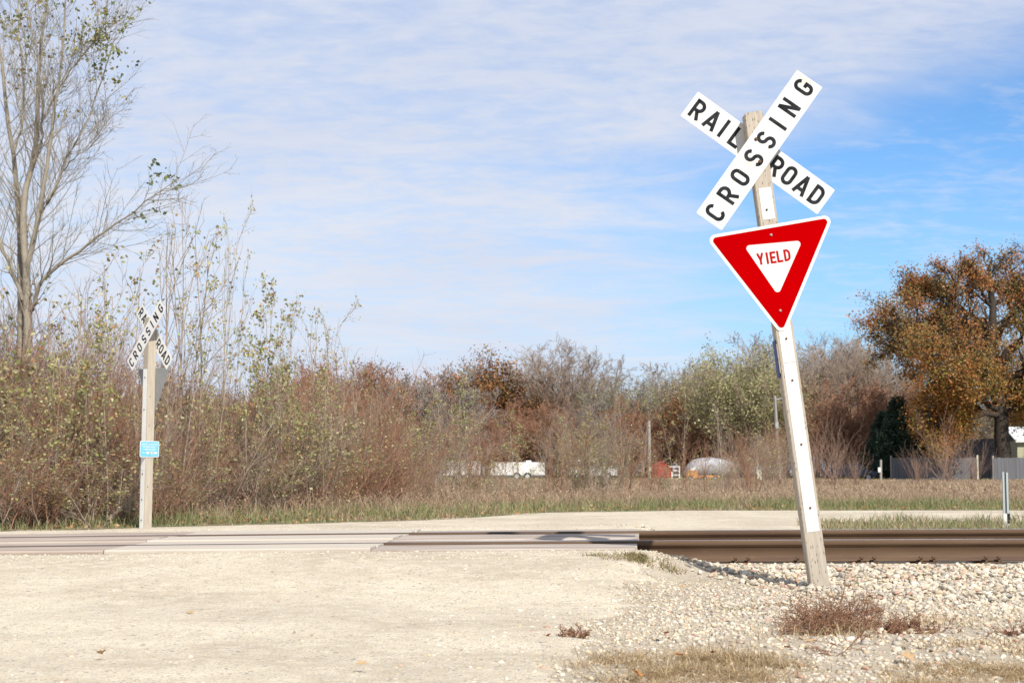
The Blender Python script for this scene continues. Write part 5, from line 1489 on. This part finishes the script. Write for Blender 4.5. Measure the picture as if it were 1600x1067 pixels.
for a_ in (-.3, .9, 1.8):
    for b_ in (-.6, .6): wheel(lo_, a_, b_, .2, .15)
# red shed
D = 140; c = wx(1038, D); zz = float(zg(c, D))
rsd = empty('red_shed', (c, D, zz), 'small barn red shed with white corner trim in the distance', 'shed')
HB = P(1038, 722, D).z - zz
MB().prism([(-1.3, 0), (.5, 0), (.5, HB - .75), (-.4, HB), (-1.3, HB - .55)], -1.3, 1.3).build('wall', M_redp, rsd)
MB().prism([(-1.38, HB - .58), (-.4, HB + .02), (.6, HB - .8), (.6, HB - .70), (-.4, HB + .12), (-1.38, HB - .48)], -1.4, 1.4).build('roof', M_redp, rsd)
MB().box(.45, .56, -1.36, -1.305, .02, HB - .85).build('corner_trim', M_pw, rsd)
MB().box(-.75, .05, -1.33, -1.304, .02, 1.5).build('door', M_redp, rsd)
D = 141; c = wx(1053, D); zz = float(zg(c, D))
fn = empty('white_gate', (c, D, zz), 'short white rail gate beside the red shed', 'gate')
for a_ in (-.45, .45): MB().box(a_ - .06, a_ + .06, -.05, .05, 0, 1.3).build('post', M_pw, fn)
for h_ in (.4, .8, 1.15): MB().box(-.39, .39, -.03, .03, h_, h_ + .1).build('rail', M_pw, fn)
# cream sign and utility poles
D = 120; c = wx(1185, D); zz = float(zg(c, D))
sg = empty('cream_signboard', (c, D, zz), 'narrow cream board on two stakes left of the utility pole', 'sign')
MB().box(-.16, .16, -.03, .03, .1, .92).build('board', M_cream, sg)
for a_ in (-.15, .15): MB().box(a_ - .025, a_ + .025, .031, .08, 0, 1.12).build('stake', M_pw, sg)
def pole(px, pyt, D, label, arm):
    x_ = wx(px, D); zz = float(zg(x_, D)); H = P(px, pyt, D).z - zz
    r = empty('utility_pole', (x_, D, zz), label, 'utility pole', rot=(0, R(-2.2) if arm else 0, 0))
    MB().tube((0, 0, 0), (0, 0, H), .17, .11, 10).build('pole', M_pole, r)
    if arm:
        a_ = MB().tube((.05, 0, H - .35), (.75, 0, H - .15), .035, .03, 6).build('bracket', M_galv, r)
        MB().tube((.75, 0, H - .2), (.75, 0, H + .02), .05, .035, 8).build('insulator', M_pw, a_)
        MB().tube((-.02, -.14, H - 3.4), (-.02, -.14, H - .2), .025, .025, 6).build('conduit', M_galv, r)
        MB().box(-.12, .12, -.34, -.18, H - 2.6, H - 2.1).build('meter_box', M_galv, r)
    else:
        MB().tube((0, -.1, H - .5), (0, -.22, H - .45), .05, .04, 8).build('insulator', M_galv, r)
pole(1216, 618, 122, 'leaning grey utility pole with a bracket left of the leaning sign', True)
pole(1014, 657, 128, 'slim grey utility pole among the brush left of the red shed', False)
D = 126; c = wx(1015, D); zz = float(zg(c, D))
br = empty('orange_marker', (c, D, zz), 'small pale orange marker on a stake at the slim utility pole', 'marker')
MB().box(-.1, .1, -.22, -.2, .75, 1.1).build('panel', M_cream, br); MB().box(-.03, .03, -.199, -.15, 0, 1.05).build('stake', M_pole, br)
# post with white tag at the field edge
D = 104; c = wx(1374, D); zz = float(zg(c, D))
r = empty('tagged_post', (c, D, zz), 'pale wooden post with a small white tag left of the pinkish shoots', 'post')
MB().tube((0, 0, 0), (.03, 0, P(1374, 718, D).z - zz), .09, .075, 8).build('post', M_pole, r)
MB().box(-.2, -.02, -.12, -.1, .72, 1.05).build('tag', M_pw, r)
# grey fences
def fence(px0, px1, pyt, D, label, seg):
    x0, x1 = wx(px0, D), wx(px1, D); zz = float(zg((x0 + x1) / 2, D)); H = P(px0, pyt, D).z - zz
    r = empty('board_fence', ((x0 + x1) / 2, D, zz), label, 'fence')
    hw = (x1 - x0) / 2; x = -hw; first_ = None
    bw = .29
    while x < hw - .01:
        h_ = H + random.uniform(-.03, .03)
        MB().box(x + .004, min(x + bw - .006, hw), random.uniform(-.012, 0), .022, .04, h_).build('board', M_fence, r)
        x += bw
    for i in range(int(2 * hw / seg) + 1):
        xx = -hw + i * seg
        MB().box(xx - .06, xx + .06, .03, .15, 0, H + .16).build('post', M_pole, r)
    for h_ in (.35, H - .3): MB().box(-hw, hw, .024, .029, h_, h_ + .09).build('rail', M_fence, r)
fence(1391, 1527, 715, 122, 'long grey board fence behind the fan of pinkish shoots', 2.4)
fence(1550, 1680, 715, 119, 'grey board fence at the right edge below the pale building', 2.4)
D = 121.3; c = wx(1525, D); zz = float(zg(c, D))
o = MB().box(-.06, .06, -.05, .05, 0, P(1525, 711, D).z - zz).build('wooden_post', M_cream, None, bevel=.01, loc=(c, D, zz))
props(o, 'pale bare post at the right end of the long grey fence', 'post')
D = 120.8; c = wx(1446, D); zz = float(zg(c, D))
o = MB().box(-.05, .05, -.05, .05, 0, P(1446, 722, D).z - zz).build('wooden_post', M_pole, None, bevel=.01, loc=(c, D, zz))
props(o, 'short grey post in front of the long grey fence', 'post')
# dark shed behind the fence
D = 127; x0, x1 = wx(1478, D), wx(1545, D); c = (x0 + x1) / 2; hw = (x1 - x0) / 2; zz = float(zg(c, D)); H = P(1520, 700, D).z - zz
r = empty('dark_shed', (c, D, zz), 'dark grey shed behind the long grey fence under the oak', 'shed')
MB().box(-hw, hw, -1.5, 1.5, 0, H).build('wall', M_shed, r)
MB().prism([(-hw - .2, H + .003), (hw + .2, H + .003), (hw * .9, H + .75), (-hw * .9, H + .75)], -1.8, 1.8).build('roof', M_shed, r)
MB().box(hw - .5, hw - .4, -1.56, -1.503, 0, H).build('corner_trim', M_fence, r)
MB().box(-.5, .5, -1.55, -1.503, .02, 1.9).build('door', M_fence, r)
# pale building with white roof at the right edge
D = 134; x0, x1 = wx(1573, D), wx(1700, D); c = (x0 + x1) / 2; hw = (x1 - x0) / 2; zz = float(zg(c, D))
r = empty('pale_building', (c, D, zz), 'pale building with a white metal roof behind the fence at the right edge', 'building')
He = P(1580, 690, D).z - zz; Hr = P(1580, 670, D + 2.5).z - zz
MB().box(-hw, hw, -2.5, 2.5, 0, He).build('wall', M_wallc, r)
mb = MB(); mb.add([(-hw - .3, -2.9, He + .005), (hw + .3, -2.9, He + .005), (hw + .3, 0, Hr), (-hw - .3, 0, Hr), (-hw - .3, 2.9, He + .005), (hw + .3, 2.9, He + .005),
                   (-hw - .3, -2.9, He + .12), (hw + .3, -2.9, He + .12), (hw + .3, 0, Hr + .12), (-hw - .3, 0, Hr + .12), (-hw - .3, 2.9, He + .12), (hw + .3, 2.9, He + .12)],
                  [(0, 1, 2, 3), (3, 2, 5, 4), (6, 9, 8, 7), (9, 10, 11, 8), (0, 6, 7, 1), (4, 5, 11, 10), (0, 3, 9, 6), (3, 4, 10, 9), (1, 7, 8, 2), (2, 8, 11, 5)])
mb.build('roof', M_roofw, r)
MB().box(-hw - .28, hw + .28, -2.95, -2.903, He - .1, He + .14).build('fascia', M_pw, r)
for k_ in (.6, 2.6, 4.6): 
    f_ = MB().box(-hw + k_, -hw + k_ + .9, -2.56, -2.503, He - 1.6, He - .6).build('window', M_pw, r)
    MB().box(-hw + k_ + .08, -hw + k_ + .82, -2.575, -2.562, He - 1.52, He - .68).build('pane', M_glass, f_)
# dark car by the wood
D = 125; c = wx(1325, D); zz = float(zg(c, D))
r = empty('parked_car', (c, D, zz), 'dark car with pale bonnet parked behind the arching bare shoots', 'car')
MB().prism([(-2.1, .35), (2.1, .35), (2.15, .75), (1.3, .9), (.75, 1.38), (-.8, 1.42), (-1.6, .95), (-2.15, .85)], -.85, .85).build('body', M_car, r, bevel=.06)
MB().prism([(-1.25, .97), (.95, .93), (.65, 1.3), (-.75, 1.34)], -.875, -.853).build('side_window', M_glass, r)
MB().prism([(-2.0, .86), (-1.5, .96), (-1.4, 1.0), (-1.95, .90)], -.7, .7).build('bonnet', M_galv, r)
for a_ in (-1.35, 1.35):
    for b_ in (-.8, .8): wheel(r, a_, b_, .32)

# delineator post by the rails
D = 24.2; c = wx(1567.5, D); zz = float(zg(c, D))
r = empty('delineator_post', (c, D, zz), 'slim grey metal post with black and white foot beyond the rails', 'marker post')
HH = P(1567, 737, D).z - zz
zb = P(1567, 802, D).z - zz
MB().prism([(-.045, 0), (-.018, 0), (-.018, HH), (-.045, HH)], -.015, .015).build('post', M_galv, r)
MB().prism([(.012, 0), (.042, 0), (.042, HH - .01), (.012, HH - .01)], -.012, .018).build('post', M_galv, r)
MB().box(-.018, .012, .008, .012, 0, HH - .02).build('web', M_shed, r)
MB().box(-.052, .006, -.026, -.0155, -.02, zb).build('white_band', M_white, r)
MB().box(.006, .054, -.026, -.0155, .075, zb).build('black_band', M_black, r)
MB().box(.0065, .054, -.0265, -.0155, -.02, .074).build('white_foot', M_white, r)
